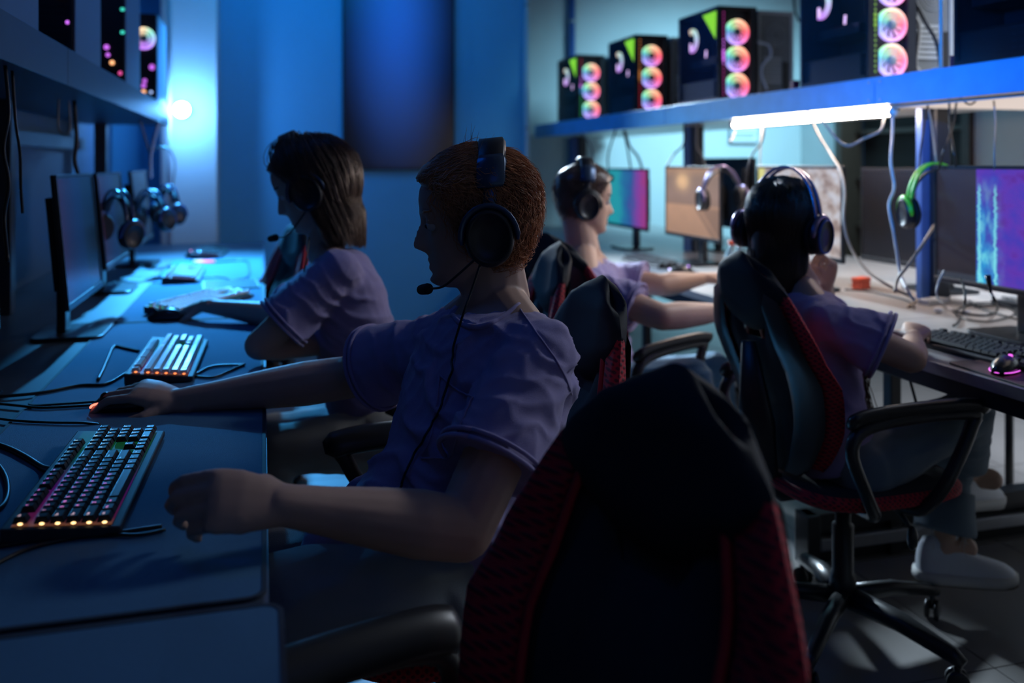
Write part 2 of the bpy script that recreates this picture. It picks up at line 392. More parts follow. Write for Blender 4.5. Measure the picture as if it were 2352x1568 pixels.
# ------------------------------------------------------------------ office chairs (occupant faces local +y)
M_CHBLK = mat('chair_black_fabric', (0.022, 0.024, 0.03), 0.8, noise=0.25, scale=30, bump=0.4, bscale=500)
M_CAPF = mat('chair_cap_fabric', (0.011, 0.015, 0.022), 0.7, noise=0.2, scale=20, spec=0.3)
M_CHPL = mat('chair_plastic', (0.02, 0.021, 0.023), 0.35, noise=0.1, scale=40)
def mesh_fabric():
    m = bpy.data.materials.new('red_mesh_fabric'); m.use_nodes = True; nt = m.node_tree; b = nt.nodes['Principled BSDF']
    tc = nt.nodes.new('ShaderNodeTexCoord'); outs = []
    for ang in (0.7, -0.7):
        mp = nt.nodes.new('ShaderNodeMapping'); mp.inputs['Rotation'].default_value = (ang, 0, 0)
        wv = nt.nodes.new('ShaderNodeTexWave'); wv.bands_direction = 'Z'; wv.inputs['Scale'].default_value = 34
        nt.links.new(tc.outputs['Object'], mp.inputs['Vector']); nt.links.new(mp.outputs[0], wv.inputs['Vector']); outs.append(wv.outputs['Fac'])
    mu = node(nt, 'ShaderNodeMath', operation='MULTIPLY'); nt.links.new(outs[0], mu.inputs[0]); nt.links.new(outs[1], mu.inputs[1])
    cr = nt.nodes.new('ShaderNodeValToRGB'); cr.color_ramp.elements[0].position = 0.08; cr.color_ramp.elements[0].color = (0.50, 0.010, 0.03, 1)
    cr.color_ramp.elements[1].position = 0.5; cr.color_ramp.elements[1].color = (0.12, 0.008, 0.02, 1)
    nt.links.new(mu.outputs[0], cr.inputs[0]); nt.links.new(cr.outputs[0], b.inputs['Base Color'])
    bp = nt.nodes.new('ShaderNodeBump'); bp.inputs['Strength'].default_value = 0.5; bp.inputs['Distance'].default_value = 0.002
    nt.links.new(mu.outputs[0], bp.inputs['Height']); nt.links.new(bp.outputs['Normal'], b.inputs['Normal']); b.inputs['Roughness'].default_value = 0.75
    return m
M_RED = mesh_fabric()
M_REDP = mat('red_piping', (0.55, 0.012, 0.03), 0.55, noise=0.1, scale=40)

def bhalf(v):   # half width of the back up its height
    return float(np.interp(v, [0, .08, .25, .5, .68, .8, .92, .98, 1.0], [.10, .155, .205, .245, .22, .185, .15, .115, .06]))
def bpt(u, v, off=0.0):
    v = v; z = 0.47 + 0.56 * v
    hw = bhalf(v); x = u * hw
    wing = 0.055 * (abs(u) ** 2.2) * (hw / .245) * (1 - 0.35 * v)
    y = -0.20 - 0.11 * v + 0.05 * math.sin(PI * min(v * 1.6, 1)) * 0.6 + wing - off * (1.0)
    return Vector((x, y, z - abs(u) ** 2 * 0.05 * v))
def panel(u0, u1, v0, v1, th, off=0, nu=10, nv=16, vfun=None):
    g = G(); A = []; B = []
    for j in range(nv + 1):
        for i in range(nu + 1):
            u = u0 + (u1 - u0) * i / nu; v = v0 + (v1 - v0) * j / nv
            if vfun: v = vfun(u, j / nv)
            e = min(1, 4 * min(i, nu - i) / nu, 4 * min(j, nv - j) / nv) ** 0.5
            A.append(bpt(u, v, off - th / 2 * e)); B.append(bpt(u, v, off + th / 2 * e))
    n = (nu + 1) * (nv + 1); fs = []
    for j in range(nv):
        for i in range(nu):
            a = j * (nu + 1) + i; fs += [(a, a + nu + 1, a + nu + 2, a + 1), (n + a, n + a + 1, n + a + nu + 2, n + a + nu + 1)]
    g.add(A + B, fs); return g
def make_chair(label, loc, rz, group=None):
    t = thing('office_chair', label, 'chair', loc, rz, group)
    # five-star base
    for k in range(5):
        a = 2 * PI * k / 5 + 0.35; c, s = math.cos(a), math.sin(a)
        l = obj('base_leg', G().tube([(0.02 * c, 0.02 * s, 0.115), (0.16 * c, 0.16 * s, 0.108), (0.29 * c, 0.29 * s, 0.082), (0.315 * c, 0.315 * s, 0.07)], [0.030, 0.026, 0.020, 0.014], 10, 0.75), M_CHPL, t, True)
        cx, cy = 0.30 * c, 0.30 * s
        Mr = Matrix.Translation((cx, cy, 0.027)) @ Matrix.Rotation(a + 0.6, 4, 'Z') @ Matrix.Rotation(PI / 2, 4, 'X')
        g = G()
        for d in (-0.018, 0.006): g.lathe([(0.018, d), (0.026, d + .002), (0.026, d + .010), (0.018, d + .012)], 16, Mr)
        g.tube([(cx, cy, 0.03), (cx, cy, 0.075)], 0.009, 8)
        obj('caster', g, M_CHPL, l, True)
    obj('column', G().lathe([(0.034, 0.10), (0.034, 0.17), (0.028, 0.18), (0.028, 0.30), (0.02, 0.305), (0.02, 0.40)], 20), M_CHPL, t, True)
    obj('tilt_plate', G().box(-0.09, 0.09, -0.12, 0.10, 0.385, 0.42), M_CHPL, t, bevel=0.01)
    obj('lever', G().tube(spline([(0.08, 0.0, 0.40), (0.17, 0.02, 0.40), (0.21, 0.03, 0.37)], 4), 0.006, 8).ell((0.215, 0.032, 0.345), (0.013, 0.013, 0.03)), M_CHPL, t, True)
    # seat
    def seat_ring(k, z, y0=0.0): return [Vector((math.copysign(abs(math.cos(a)) ** .55, math.cos(a)) * 0.245 * k, y0 + math.copysign(abs(math.sin(a)) ** .55, math.sin(a)) * 0.235 * k, z)) for a in [2 * PI * i / 40 for i in range(40)]]
    g = G().rings([seat_ring(.80, .415), seat_ring(.93, .425), seat_ring(.97, .445), seat_ring(.93, .462), seat_ring(.70, .468), seat_ring(.35, .466), seat_ring(.02, .465)])
    obj('seat', g, M_CHBLK, t, True)
    obj('seat_rim', G().rings([seat_ring(.95, .428), seat_ring(1.0, .437), seat_ring(1.0, .452), seat_ring(.95, .462)], False), M_RED, t, True)
    # back
    obj('backrest', panel(-0.60, 0.60, 0.0, 0.60, 0.035, nu=20, vfun=lambda u, f: f * (0.61 + 0.15 * min(1, max(0, (abs(u) - .20) / .14)))), M_CHBLK, t, True)
    for s in (-1, 1):
        obj('side_wing', panel(s * 0.56, s * 1.0, 0.06, 0.94, 0.036), M_RED, t, True)
        obj('wing_piping', G().tube([bpt(s * .56, 0.06 + 0.76 * k / 14, -0.014) for k in range(15)], 0.006, 8), M_REDP, t, True)
        obj('wing_shell', panel(s * 0.45, s * 0.88, 0.02, 0.86, 0.012, 0.024), M_CHPL, t, True)
    def capv(u, f):
        lo = 0.64 + 0.27 * (abs(u) ** 1.7); return lo + (1.0 - lo) * f
    obj('head_cap', panel(-1.0, 1.0, 0.66, 1.0, 0.055, nu=24, vfun=capv), M_CAPF, t, True)
    obj('lumbar_strap', panel(-0.5, 0.5, 0.56, 0.70, 0.02, 0.012), M_CHBLK, t, True)
    obj('back_spine', G().tube([(0, -0.03, 0.40), (0, -0.17, 0.40), (0, -0.245, 0.46), (0, -0.262, 0.60), (0, -0.285, 0.80)], [0.04, 0.04, 0.045, 0.05, 0.02], 12, 0.35), M_CHPL, t, True)
    for s in (-1, 1):
        x = s * 0.275
        fr = obj('armrest_frame', G().tube(spline([(s * .16, 0.02, .41), (s * .24, 0.04, .425), (x, 0.08, .50), (x, 0.15, .62), (x, 0.14, .655), (x, -0.12, .65), (x, -0.19, .60), (x, -0.15, .49), (s * .24, -0.10, .425), (s * .16, -0.08, .41)], 5), 0.016, 10, 1.0), M_CHPL, t, True)
        obj('arm_pad', G().tube(spline([(x, 0.20, .658), (x, 0.12, .672), (x, -0.02, .674), (x, -0.15, .668), (x, -0.20, .655)], 4), [0.014] + [0.030] * 15 + [0.014], 12, 0.5), M_CHPL, fr, True)
    return t

# ------------------------------------------------------------------ keyboards (user at local -y, x to the right)
M_KBASE = mat('keyboard_body', (0.02, 0.024, 0.035), 0.6, noise=0.1, scale=60)
M_KEY = mat('keycap_black', (0.02, 0.022, 0.028), 0.38, noise=0.08, scale=80, spec=0.35)
M_KEYL = mat('keycap_pale', (0.62, 0.66, 0.70), 0.22, noise=0.06, scale=80)
def rgb_under(name, stops, s):
    m = bpy.data.materials.new(name); m.use_nodes = True; nt = m.node_tree; b = nt.nodes['Principled BSDF']
    tc = nt.nodes.new('ShaderNodeTexCoord'); sp = nt.nodes.new('ShaderNodeSeparateXYZ'); nt.links.new(tc.outputs['Object'], sp.inputs[0])
    mr = nt.nodes.new('ShaderNodeMapRange'); mr.inputs[1].default_value = 0.0; mr.inputs[2].default_value = 0.44
    nt.links.new(sp.outputs[0], mr.inputs[0]); cr = nt.nodes.new('ShaderNodeValToRGB'); e = cr.color_ramp.elements
    e[0].position = stops[0][0]; e[0].color = (*stops[0][1], 1); e[1].position = stops[-1][0]; e[1].color = (*stops[-1][1], 1)
    for p, c in stops[1:-1]: x = e.new(p); x.color = (*c, 1)
    nt.links.new(mr.outputs[0], cr.inputs[0]); nt.links.new(cr.outputs[0], b.inputs['Emission Color'])
    b.inputs['Emission Strength'].default_value = s; b.inputs['Base Color'].default_value = (0.01, 0.01, 0.01, 1); b.inputs['Roughness'].default_value = 0.6
    return m
M_UNDER = rgb_under('key_backlight', [(0.0, (1.0, .35, .15)), (0.06, (.5, .05, .3)), (0.35, (.3, .03, .6)), (0.6, (.02, .25, .35)), (0.8, (.02, .35, .1)), (1.0, (.05, .2, .3))], 0.12)
M_LEG = rgb_under('key_legend', [(0.0, (1.0, .8, .8)), (0.08, (.85, .25, .75)), (0.35, (.55, .18, .95)), (0.55, (.1, .5, .9)), (0.8, (.6, .9, .9)), (1.0, (.7, .8, .9))], 1.5)
M_LEDW = glow('warm_led', (1.0, 0.62, 0.25), 3.0)
M_LEDR = glow('orange_led', (1.0, 0.22, 0.06), 2.5)
M_LEDG = glow('teal_led', (0.05, 0.75, 0.5), 1.2)
U = 0.01905
rows = [  # y, list of (x, width, legend)
 (5.35, [(0, 1, 'Esc')] + [(2 + i, 1, 'F%d' % (i + 1)) for i in range(4)] + [(6.5 + i, 1, 'F%d' % (i + 5)) for i in range(4)] + [(11 + i, 1, 'F%d' % (i + 9)) for i in range(4)] + [(15.25, 1, 'P'), (16.25, 1, 'S'), (17.25, 1, 'B')]),
 (4, [(i, 1, c) for i, c in enumerate('`1234567890-=')] + [(13, 2, 'Back'), (15.25, 1, 'I'), (16.25, 1, 'H'), (17.25, 1, 'U'), (18.5, 1, 'N'), (19.5, 1, '/'), (20.5, 1, '*'), (21.5, 1, '-')]),
 (3, [(0, 1.5, 'Tab')] + [(1.5 + i, 1, c) for i, c in enumerate('QWERTYUIOP[]')] + [(13.5, 1.5, '\\'), (15.25, 1, 'D'), (16.25, 1, 'E'), (17.25, 1, 'D'), (18.5, 1, '7'), (19.5, 1, '8'), (20.5, 1, '9')]),
 (2, [(0, 1.75, 'Caps')] + [(1.75 + i, 1, c) for i, c in enumerate("ASDFGHJKL;'")] + [(12.75, 2.25, 'Enter'), (18.5, 1, '4'), (19.5, 1, '5'), (20.5, 1, '6'), (21.5, 1, '+')]),
 (1, [(0, 2.25, 'Shift')] + [(2.25 + i, 1, c) for i, c in enumerate('ZXCVBNM,./')] + [(12.25, 2.75, 'Shift'), (16.25, 1, '^'), (18.5, 1, '1'), (19.5, 1, '2'), (20.5, 1, '3')]),
 (0, [(0, 1.25, 'Ctrl'), (1.25, 1.25, 'Win'), (2.5, 1.25, 'Alt'), (3.75, 6.25, ''), (10, 1.25, 'Alt'), (11.25, 1.25, 'Fn'), (12.5, 1.25, '='), (13.75, 1.25, 'Ctrl'), (15.25, 1, '<'), (16.25, 1, 'v'), (17.25, 1, '>'), (18.5, 2, '0'), (20.5, 1, '.'), (21.5, 1, '=')])]
_glyph = {}
def glyph(ch):
    if ch not in _glyph:
        c = bpy.data.curves.new('t', 'FONT'); c.body = ch; c.size = 0.0065 if len(ch) == 1 else 0.0045; c.resolution_u = 1; c.align_x = 'LEFT'
        o = bpy.data.objects.new('t', c); COL.objects.link(o); dg = bpy.context.evaluated_depsgraph_get()
        me = bpy.data.meshes.new_from_object(o.evaluated_get(dg)); bpy.data.objects.remove(o)
        _glyph[ch] = ([tuple(v.co) for v in me.vertices], [tuple(p.vertices) for p in me.polygons]); bpy.data.meshes.remove(me)
    return _glyph[ch]
def cap_g(wu):
    a = wu * U / 2 - 0.0006; b = U / 2 - 0.0006; a2 = wu * U / 2 - 0.0030; b2 = U / 2 - 0.0034
    def rg(x, y, z, dy=0): return [Vector(p) for p in ((-x, -y + dy, z), (x, -y + dy, z), (x, y + dy, z), (-x, y + dy, z))]
    return G().rings([rg(a, b, 0), rg(a, b, 0.0015), rg(a2, b2, 0.0086, 0.0006), rg(a2 - .001, b2 - .001, 0.0084, 0.0006)])
_capm = {}
def keyboard(label, loc, rz, keymat, single=True, legends=False, led=None, under=True, tilt=0.05, length=22.5):
    t = thing('keyboard', label, 'keyboard', loc, rz)
    L = length * U; y0 = -0.012; y1 = 6.4 * U + 0.012
    def zt(y): return 0.018 + y * tilt
    g = G().add([(-0.006, y0, 0.002), (L + .006, y0, 0.002), (L + .006, y1, 0.002), (-.006, y1, 0.002), (-0.006, y0, zt(y0) - .004), (L + .006, y0, zt(y0) - .004), (L + .006, y1, zt(y1) - .004), (-.006, y1, zt(y1) - .004)],
                [(3, 2, 1, 0), (4, 5, 6, 7), (0, 1, 5, 4), (1, 2, 6, 5), (2, 3, 7, 6), (3, 0, 4, 7)])
    body = obj('body', g, M_KBASE, t, bevel=0.0025)
    obj('foot', G().box(0.03, 0.07, y1 - .02, y1 - .008, -0.0005, 0.003).box(L - .07, L - .03, y1 - .02, y1 - .008, -0.0005, 0.003).box(0.03, 0.06, 0.0, 0.01, -0.0005, 0.003).box(L - .06, L - .03, 0.0, 0.01, -0.0005, 0.003), M_BLK, body)
    if under:
        g = G().add([(0, 0, zt(0) - .0032), (L, 0, zt(0) - .0032), (L, 6.4 * U, zt(6.4 * U) - .0032), (0, 6.4 * U, zt(6.4 * U) - .0032)], [(0, 1, 2, 3)])
        obj('backlight', g, M_UNDER, body)
    allg = G(); lg = G()
    for ry, ks in rows:
        for kx, kw, kc in ks:
            if kx + kw > length + 0.01: continue
            cx = (kx + kw / 2) * U; cyy = (ry + 0.5) * U; z = zt(cyy)
            tall = kc == '+' or (ry == 0 and kx == 21.5)
            if single:
                kk = (kw, keymat.name)
                if kk not in _capm:
                    gg = cap_g(kw); me = bpy.data.meshes.new('key'); me.from_pydata(gg.v, [], gg.f); me.materials.append(keymat); _capm[kk] = me
                o = bpy.data.objects.new('key', _capm[kk]); COL.objects.link(o); o.parent = t; o.location = (cx, cyy, z)
            else:
                q = cap_g(kw); allg.add([(x + cx, y + cyy, zz + z) for x, y, zz in q.v], q.f)
            if legends and kc:
                vs, fs = glyph(kc)
                lg.add([(x + cx - kw * U / 2 + 0.0045, y + cyy + 0.0005, z + 0.0090) for x, y, _ in vs], fs)
    if not single:
        o = obj('keycaps', allg, keymat, t); o['kind'] = 'stuff'
    if legends: obj('legends', lg, M_LEG, t)['kind'] = 'stuff'
    if led:
        for ry in (0, 1, 2, 3, 4, 5.35):
            obj('edge_light', G().ell((-0.0005, (ry + 0.45) * U, zt(ry * U) + 0.0008), (0.0016, 0.0032, 0.0016), nu=8, nv=6), led, t)
    return t

# ------------------------------------------------------------------ mice
M_MOUSE = mat('mouse_shell', (0.02, 0.022, 0.026), 0.28, coat=0.3, noise=0.1, scale=60)
def mouse(label, loc, rz, ring=None, fin=None, dots=None, wheel=None):
    t = thing('computer_mouse', label, 'mouse', loc, rz)
    rs = []
    for k in range(15):
        y = -0.060 + 0.120 * k / 14; f = (y + .06) / .12
        w_ = 0.031 * (math.sin(PI * min(max(f, .04), .96)) ** .45) * (1 - 0.10 * math.sin(PI * f)); h = 0.036 * (math.sin(PI * min(.97, f * .80 + .12)) ** .8)
        rs.append([Vector((w_ * math.cos(a), y, max(0.002, 0.002 + h * max(0, math.sin(a)) ** .8 if math.sin(a) > 0 else 0.002))) for a in [2 * PI * i / 24 for i in range(24)]])
    obj('shell', G().rings(rs), M_MOUSE, t, True)
    obj('scroll_wheel', G().tube([(-0.003, 0.034, 0.026), (0.003, 0.034, 0.026)], 0.010, 16), wheel or M_BLK, t, True)
    obj('button_seam', G().tube([(0, 0.058, 0.012), (0, 0.045, 0.0255), (0, 0.012, 0.0375)], 0.0007, 6), M_BLK, t)
    if ring:
        pts = [(0.0305 * math.cos(a) * (1 if abs(math.sin(a)) < .8 else .95), 0.060 * math.sin(a), 0.006) for a in [PI * (0.98 + 1.04 * i / 24) for i in range(25)]]
        obj('light_ring', G().tube(pts, 0.0012, 8), ring, t, True)
    if fin:
        obj('light_strip', G().tube(spline([(-0.022, 0.057, 0.010), (-0.0245, 0.050, 0.017), (-0.0235, 0.035, 0.0205)], 5), [0.0006] + [0.0022] * 9 + [0.0006], 8), fin[0], t, True)
        obj('logo_light', G().tube(spline([(-0.004, -0.045, 0.030), (0.003, -0.048, 0.028), (0.006, -0.052, 0.022)], 5), 0.0014, 8), fin[1], t, True)
    if dots:
        for p in ((-0.012, -0.052, 0.022), (-0.030, 0.0, 0.010), (0.0, 0.03, 0.036)): obj('light_dot', G().ell(p, (0.005, 0.005, 0.004)), dots, t, True)
    return t

# ------------------------------------------------------------------ monitors (user at local -y)
M_BEZ = mat('monitor_bezel', (0.012, 0.013, 0.016), 0.3, noise=0.1, scale=40)
M_CHIN = mat('monitor_chin', (0.20, 0.16, 0.13), 0.35, noise=0.1, scale=30)
def screen_quad(name, x0, x1, z0, z1, y, m, parent, nx=1):
    me = bpy.data.meshes.new(name); me.from_pydata([(x0, y, z0), (x1, y, z0), (x1, y, z1), (x0, y, z1)], [], [(0, 1, 2, 3)])
    uv = me.uv_layers.new(name='uv')
    for i, c in enumerate([(0, 0), (1, 0), (1, 1), (0, 1)]): uv.data[i].uv = c
    me.materials.append(m); o = bpy.data.objects.new(name, me); COL.objects.link(o); o.parent = parent; return o
def monitor(label, loc, rz, scr, w_=0.60, h=0.355, zb=0.135, tilt=0.0, group=None, chin=None, stand=True, neckx=0.0):
    """stands on its base; screen bottom zb above the desk"""
    t = thing('monitor', label, 'monitor', loc, rz, group)
    M = Matrix.Translation((0, 0, zb)) @ Matrix.Rotation(-tilt, 4, 'X')
    def P(x, y, z): return M @ Vector((x, y, z))
    g = G().box(-w_ / 2, w_ / 2, 0.0, 0.012, 0, h, M).box(-w_ / 2 + .06, w_ / 2 - .06, 0.012, 0.042, 0.05, h - .06, M)
    pan = obj('panel_housing', g, M_BEZ, t, bevel=0.003)
    b = 0.011
    obj('bezel', G().box(-w_ / 2, w_ / 2, -0.004, 0.0, h - b, h, M).box(-w_ / 2, w_ / 2, -0.004, 0.0, 0, 0.018, M).box(-w_ / 2, -w_ / 2 + b, -0.004, 0, 0.018, h - b, M).box(w_ / 2 - b, w_ / 2, -0.004, 0, 0.018, h - b, M), M_BEZ, t, bevel=0.0012)
    if chin: obj('lower_trim', G().box(-w_ / 2 + .004, w_ / 2 - .004, -0.0065, -0.004, 0.013, 0.018, M), chin, t)
    s = screen_quad('screen', -w_ / 2 + b, w_ / 2 - b, 0.018, h - b, -0.0012, scr, t); s.data.transform(M)
    if stand:
        obj('neck', G().box(neckx - 0.032, neckx + 0.032, 0.05, 0.075, 0.012, zb + h * .55), M_BEZ, t, bevel=0.004)
        obj('neck_mount', G().box(neckx - 0.04, neckx + 0.04, 0.03, 0.055, zb + h * .35, zb + h * .6), M_BEZ, t, bevel=0.004)
        obj('base', G().prism([(neckx + x, y) for x, y in rrect(-0.12, 0.12, -0.06, 0.13, 0.03)], 0.0, 0.012), M_BEZ, t, bevel=0.003)
    return t
def scr_mat(name, build, es=1.0):
    m = bpy.data.materials.new(name); m.use_nodes = True; nt = m.node_tree; b = nt.nodes['Principled BSDF']
    b.inputs['Base Color'].default_value = (0.01, 0.01, 0.012, 1); b.inputs['Roughness'].default_value = 0.25
    uv = nt.nodes.new('ShaderNodeUVMap'); sp = nt.nodes.new('ShaderNodeSeparateXYZ'); nt.links.new(uv.outputs[0], sp.inputs[0])
    col = build(nt, uv.outputs[0], sp.outputs[0], sp.outputs[1])
    nt.links.new(col, b.inputs['Emission Color']); b.inputs['Emission Strength'].default_value = es
    return m
def ramp(nt, fac, stops, interp='LINEAR'):
    cr = nt.nodes.new('ShaderNodeValToRGB'); cr.color_ramp.interpolation = interp; e = cr.color_ramp.elements
    e[0].position = stops[0][0]; e[0].color = (*stops[0][1], 1); e[1].position = stops[-1][0]; e[1].color = (*stops[-1][1], 1)
    for p, c in stops[1:-1]: x = e.new(p); x.color = (*c, 1)
    nt.links.new(fac, cr.inputs[0]); return cr.outputs[0]
def mixc(nt, f, a, b):
    m = nt.nodes.new('ShaderNodeMix'); m.data_type = 'RGBA'
    for sk, v in ((m.inputs[0], f), (m.inputs[6], a), (m.inputs[7], b)):
        if isinstance(v, tuple): sk.default_value = (*v, 1)
        elif isinstance(v, float): sk.default_value = v
        else: nt.links.new(v, sk)
    return m.outputs[2]
def noisef(nt, uv, sx, sy, sc, detail=3):
    mp = nt.nodes.new('ShaderNodeMapping'); mp.inputs['Scale'].default_value = (sx, sy, 1); nt.links.new(uv, mp.inputs[0])
    n = nt.nodes.new('ShaderNodeTexNoise'); n.inputs['Scale'].default_value = sc; n.inputs['Detail'].default_value = detail
    nt.links.new(mp.outputs[0], n.inputs['Vector']); return n.outputs['Fac']
def mth(nt, op, a, b=None):
    m = nt.nodes.new('ShaderNodeMath'); m.operation = op
    for i, v in enumerate((a, b)):
        if v is None: continue
        if isinstance(v, (int, float)): m.inputs[i].default_value = v
        else: nt.links.new(v, m.inputs[i])
    return m.outputs[0]
def b_purple(nt, uv, u, v):
    # left third dark idle area, then a purple scene with glowing cyan towers
    nz = noisef(nt, uv, 9, 2.2, 3.0, 4); nz2 = noisef(nt, uv, 4, 3, 2.0)
    pur = ramp(nt, nz2, [(0.3, (0.04, 0.035, 0.42)), (0.55, (0.10, 0.03, 0.40)), (0.75, (0.09, 0.01, 0.22))])
    uw = mth(nt, 'ADD', u, mth(nt, 'MULTIPLY', mth(nt, 'SUBTRACT', noisef(nt, uv, 2, 14, 3, 3), 0.5), 0.035))
    band = ramp(nt, uw, [(0.262, (0, 0, 0)), (0.275, (.8, .8, .8)), (0.33, (1, 1, 1)), (0.38, (.7, .7, .7)), (0.40, (.9, .9, .9)), (0.425, (.15, .15, .15)), (0.47, (0, 0, 0)), (1, (0, 0, 0))])
    up = ramp(nt, v, [(0.0, (1, 1, 1)), (0.55, (.55, .55, .55)), (0.9, (.12, .12, .12)), (0.95, (0, 0, 0))])
    cy = ramp(nt, nz, [(0.35, (0.01, 0.10, 0.45)), (0.52, (0.01, 0.35, 0.70)), (0.66, (0.15, 0.75, 0.85))])
    m1 = mixc(nt, mth(nt, 'MULTIPLY', band, up), pur, cy)
    line = ramp(nt, uw, [(0.285, (0, 0, 0)), (0.292, (1, 1, 1)), (0.30, (1, 1, 1)), (0.307, (0, 0, 0)), (0.392, (0, 0, 0)), (0.398, (1, 1, 1)), (0.404, (1, 1, 1)), (0.412, (0, 0, 0))])
    lm = ramp(nt, v, [(0.0, (1, 1, 1)), (0.82, (.7, .7, .7)), (0.88, (0, 0, 0))])
    m2 = mixc(nt, mth(nt, 'MULTIPLY', line, lm), m1, (0.22, 0.80, 0.85))
    left = ramp(nt, u, [(0.0, (1, 1, 1)), (0.272, (1, 1, 1)), (0.275, (0, 0, 0)), (1, (0, 0, 0))], 'CONSTANT')
    dk = ramp(nt, v, [(0.0, (0.03, 0.04, 0.055)), (0.05, (0.028, 0.035, 0.05)), (0.06, (0.014, 0.011, 0.013)), (1.0, (0.028, 0.024, 0.036))])
    return mixc(nt, left, m2, dk)
def b_orange(nt, uv, u, v):
    n = noisef(nt, uv, 3, 3, 2)
    base = ramp(nt, v, [(0.0, (0.42, 0.24, 0.15)), (0.44, (0.58, 0.33, 0.20)), (0.46, (0.30, 0.19, 0.14)), (0.6, (0.34, 0.22, 0.17)), (0.85, (0.30, 0.20, 0.15)), (1.0, (0.48, 0.28, 0.17))])
    d = mth(nt, 'ADD', mth(nt, 'POWER', mth(nt, 'SUBTRACT', u, 0.33), 2), mth(nt, 'POWER', mth(nt, 'SUBTRACT', v, 0.80), 2))
    sp = ramp(nt, d, [(0.0, (1, 1, 1)), (0.02, (.2, .2, .2)), (0.05, (0, 0, 0))])
    m = mixc(nt, sp, base, (1.0, 0.62, 0.32))
    sh = ramp(nt, mth(nt, 'ADD', mth(nt, 'MULTIPLY', u, 1.0), mth(nt, 'MULTIPLY', v, 0.8)), [(0.0, (0, 0, 0)), (0.88, (0, 0, 0)), (0.9, (.6, .6, .6)), (1.0, (.5, .5, .5)), (1.03, (0, 0, 0))])
    lowm = ramp(nt, v, [(0.0, (1, 1, 1)), (0.40, (1, 1, 1)), (0.45, (0, 0, 0))])
    return mixc(nt, mth(nt, 'MULTIPLY', sh, lowm), mixc(nt, mth(nt, 'MULTIPLY', n, 0.4), m, (0.25, 0.17, 0.13)), (0.10, 0.07, 0.06))
def b_grey(nt, uv, u, v):
    n = noisef(nt, uv, 5, 4, 2); base = ramp(nt, n, [(0.35, (0.30, 0.22, 0.19)), (0.5, (0.50, 0.42, 0.40)), (0.65, (0.62, 0.62, 0.68))])
    y = mth(nt, 'MULTIPLY', ramp(nt, u, [(0, (1, 1, 1)), (0.07, (1, 1, 1)), (0.10, (0, 0, 0))]), ramp(nt, v, [(0.78, (0, 0, 0)), (0.82, (1, 1, 1))]))
    lines = ramp(nt, mth(nt, 'FRACT', mth(nt, 'ADD', mth(nt, 'MULTIPLY', u, 3.0), mth(nt, 'MULTIPLY', v, 2.0))), [(0.0, (.5, .5, .5)), (0.06, (0, 0, 0)), (1, (0, 0, 0))])
    return mixc(nt, y, mixc(nt, lines, base, (0.2, 0.25, 0.35)), (0.75, 0.72, 0.25))
def b_teal(nt, uv, u, v):
    n = noisef(nt, uv, 2, 2, 2)
    base = ramp(nt, mth(nt, 'ADD', u, mth(nt, 'MULTIPLY', mth(nt, 'SUBTRACT', n, 0.5), 0.35)), [(0.30, (0.02, 0.32, 0.38)), (0.45, (0.02, 0.16, 0.35)), (0.6, (0.03, 0.09, 0.32)), (0.78, (0.22, 0.05, 0.36)), (1.0, (0.36, 0.04, 0.20))])
    return base
def b_dim(nt, uv, u, v):
    n = noisef(nt, uv, 2, 1, 2)
    a = ramp(nt, u, [(0.0, (0.030, 0.006, 0.02)), (0.2, (0.012, 0.006, 0.03)), (0.45, (0.003, 0.012, 0.055)), (0.62, (0.003, 0.013, 0.05)), (0.64, (0.002, 0.009, 0.016)), (1.0, (0.001, 0.008, 0.014))])
    return mixc(nt, mth(nt, 'MULTIPLY', n, 0.5), a, (0.002, 0.004, 0.012))
def b_off(nt, uv, u, v):
    return ramp(nt, noisef(nt, uv, 3, 2, 4), [(0.3, (0.0005, 0.0006, 0.001)), (0.62, (0.001, 0.0012, 0.002)), (0.75, (0.010, 0.004, 0.003))])
S_PUR = scr_mat('screen_purple_game', b_purple, 1.0); S_ORA = scr_mat('screen_orange_game', b_orange, 0.95)
S_GRY = scr_mat('screen_pale_game', b_grey, 0.9); S_TEA = scr_mat('screen_teal_game', b_teal, 0.9)
S_DIM = scr_mat('screen_dim_blue', b_dim, 0.8); S_OFF = scr_mat('screen_off', b_off, 1.0)

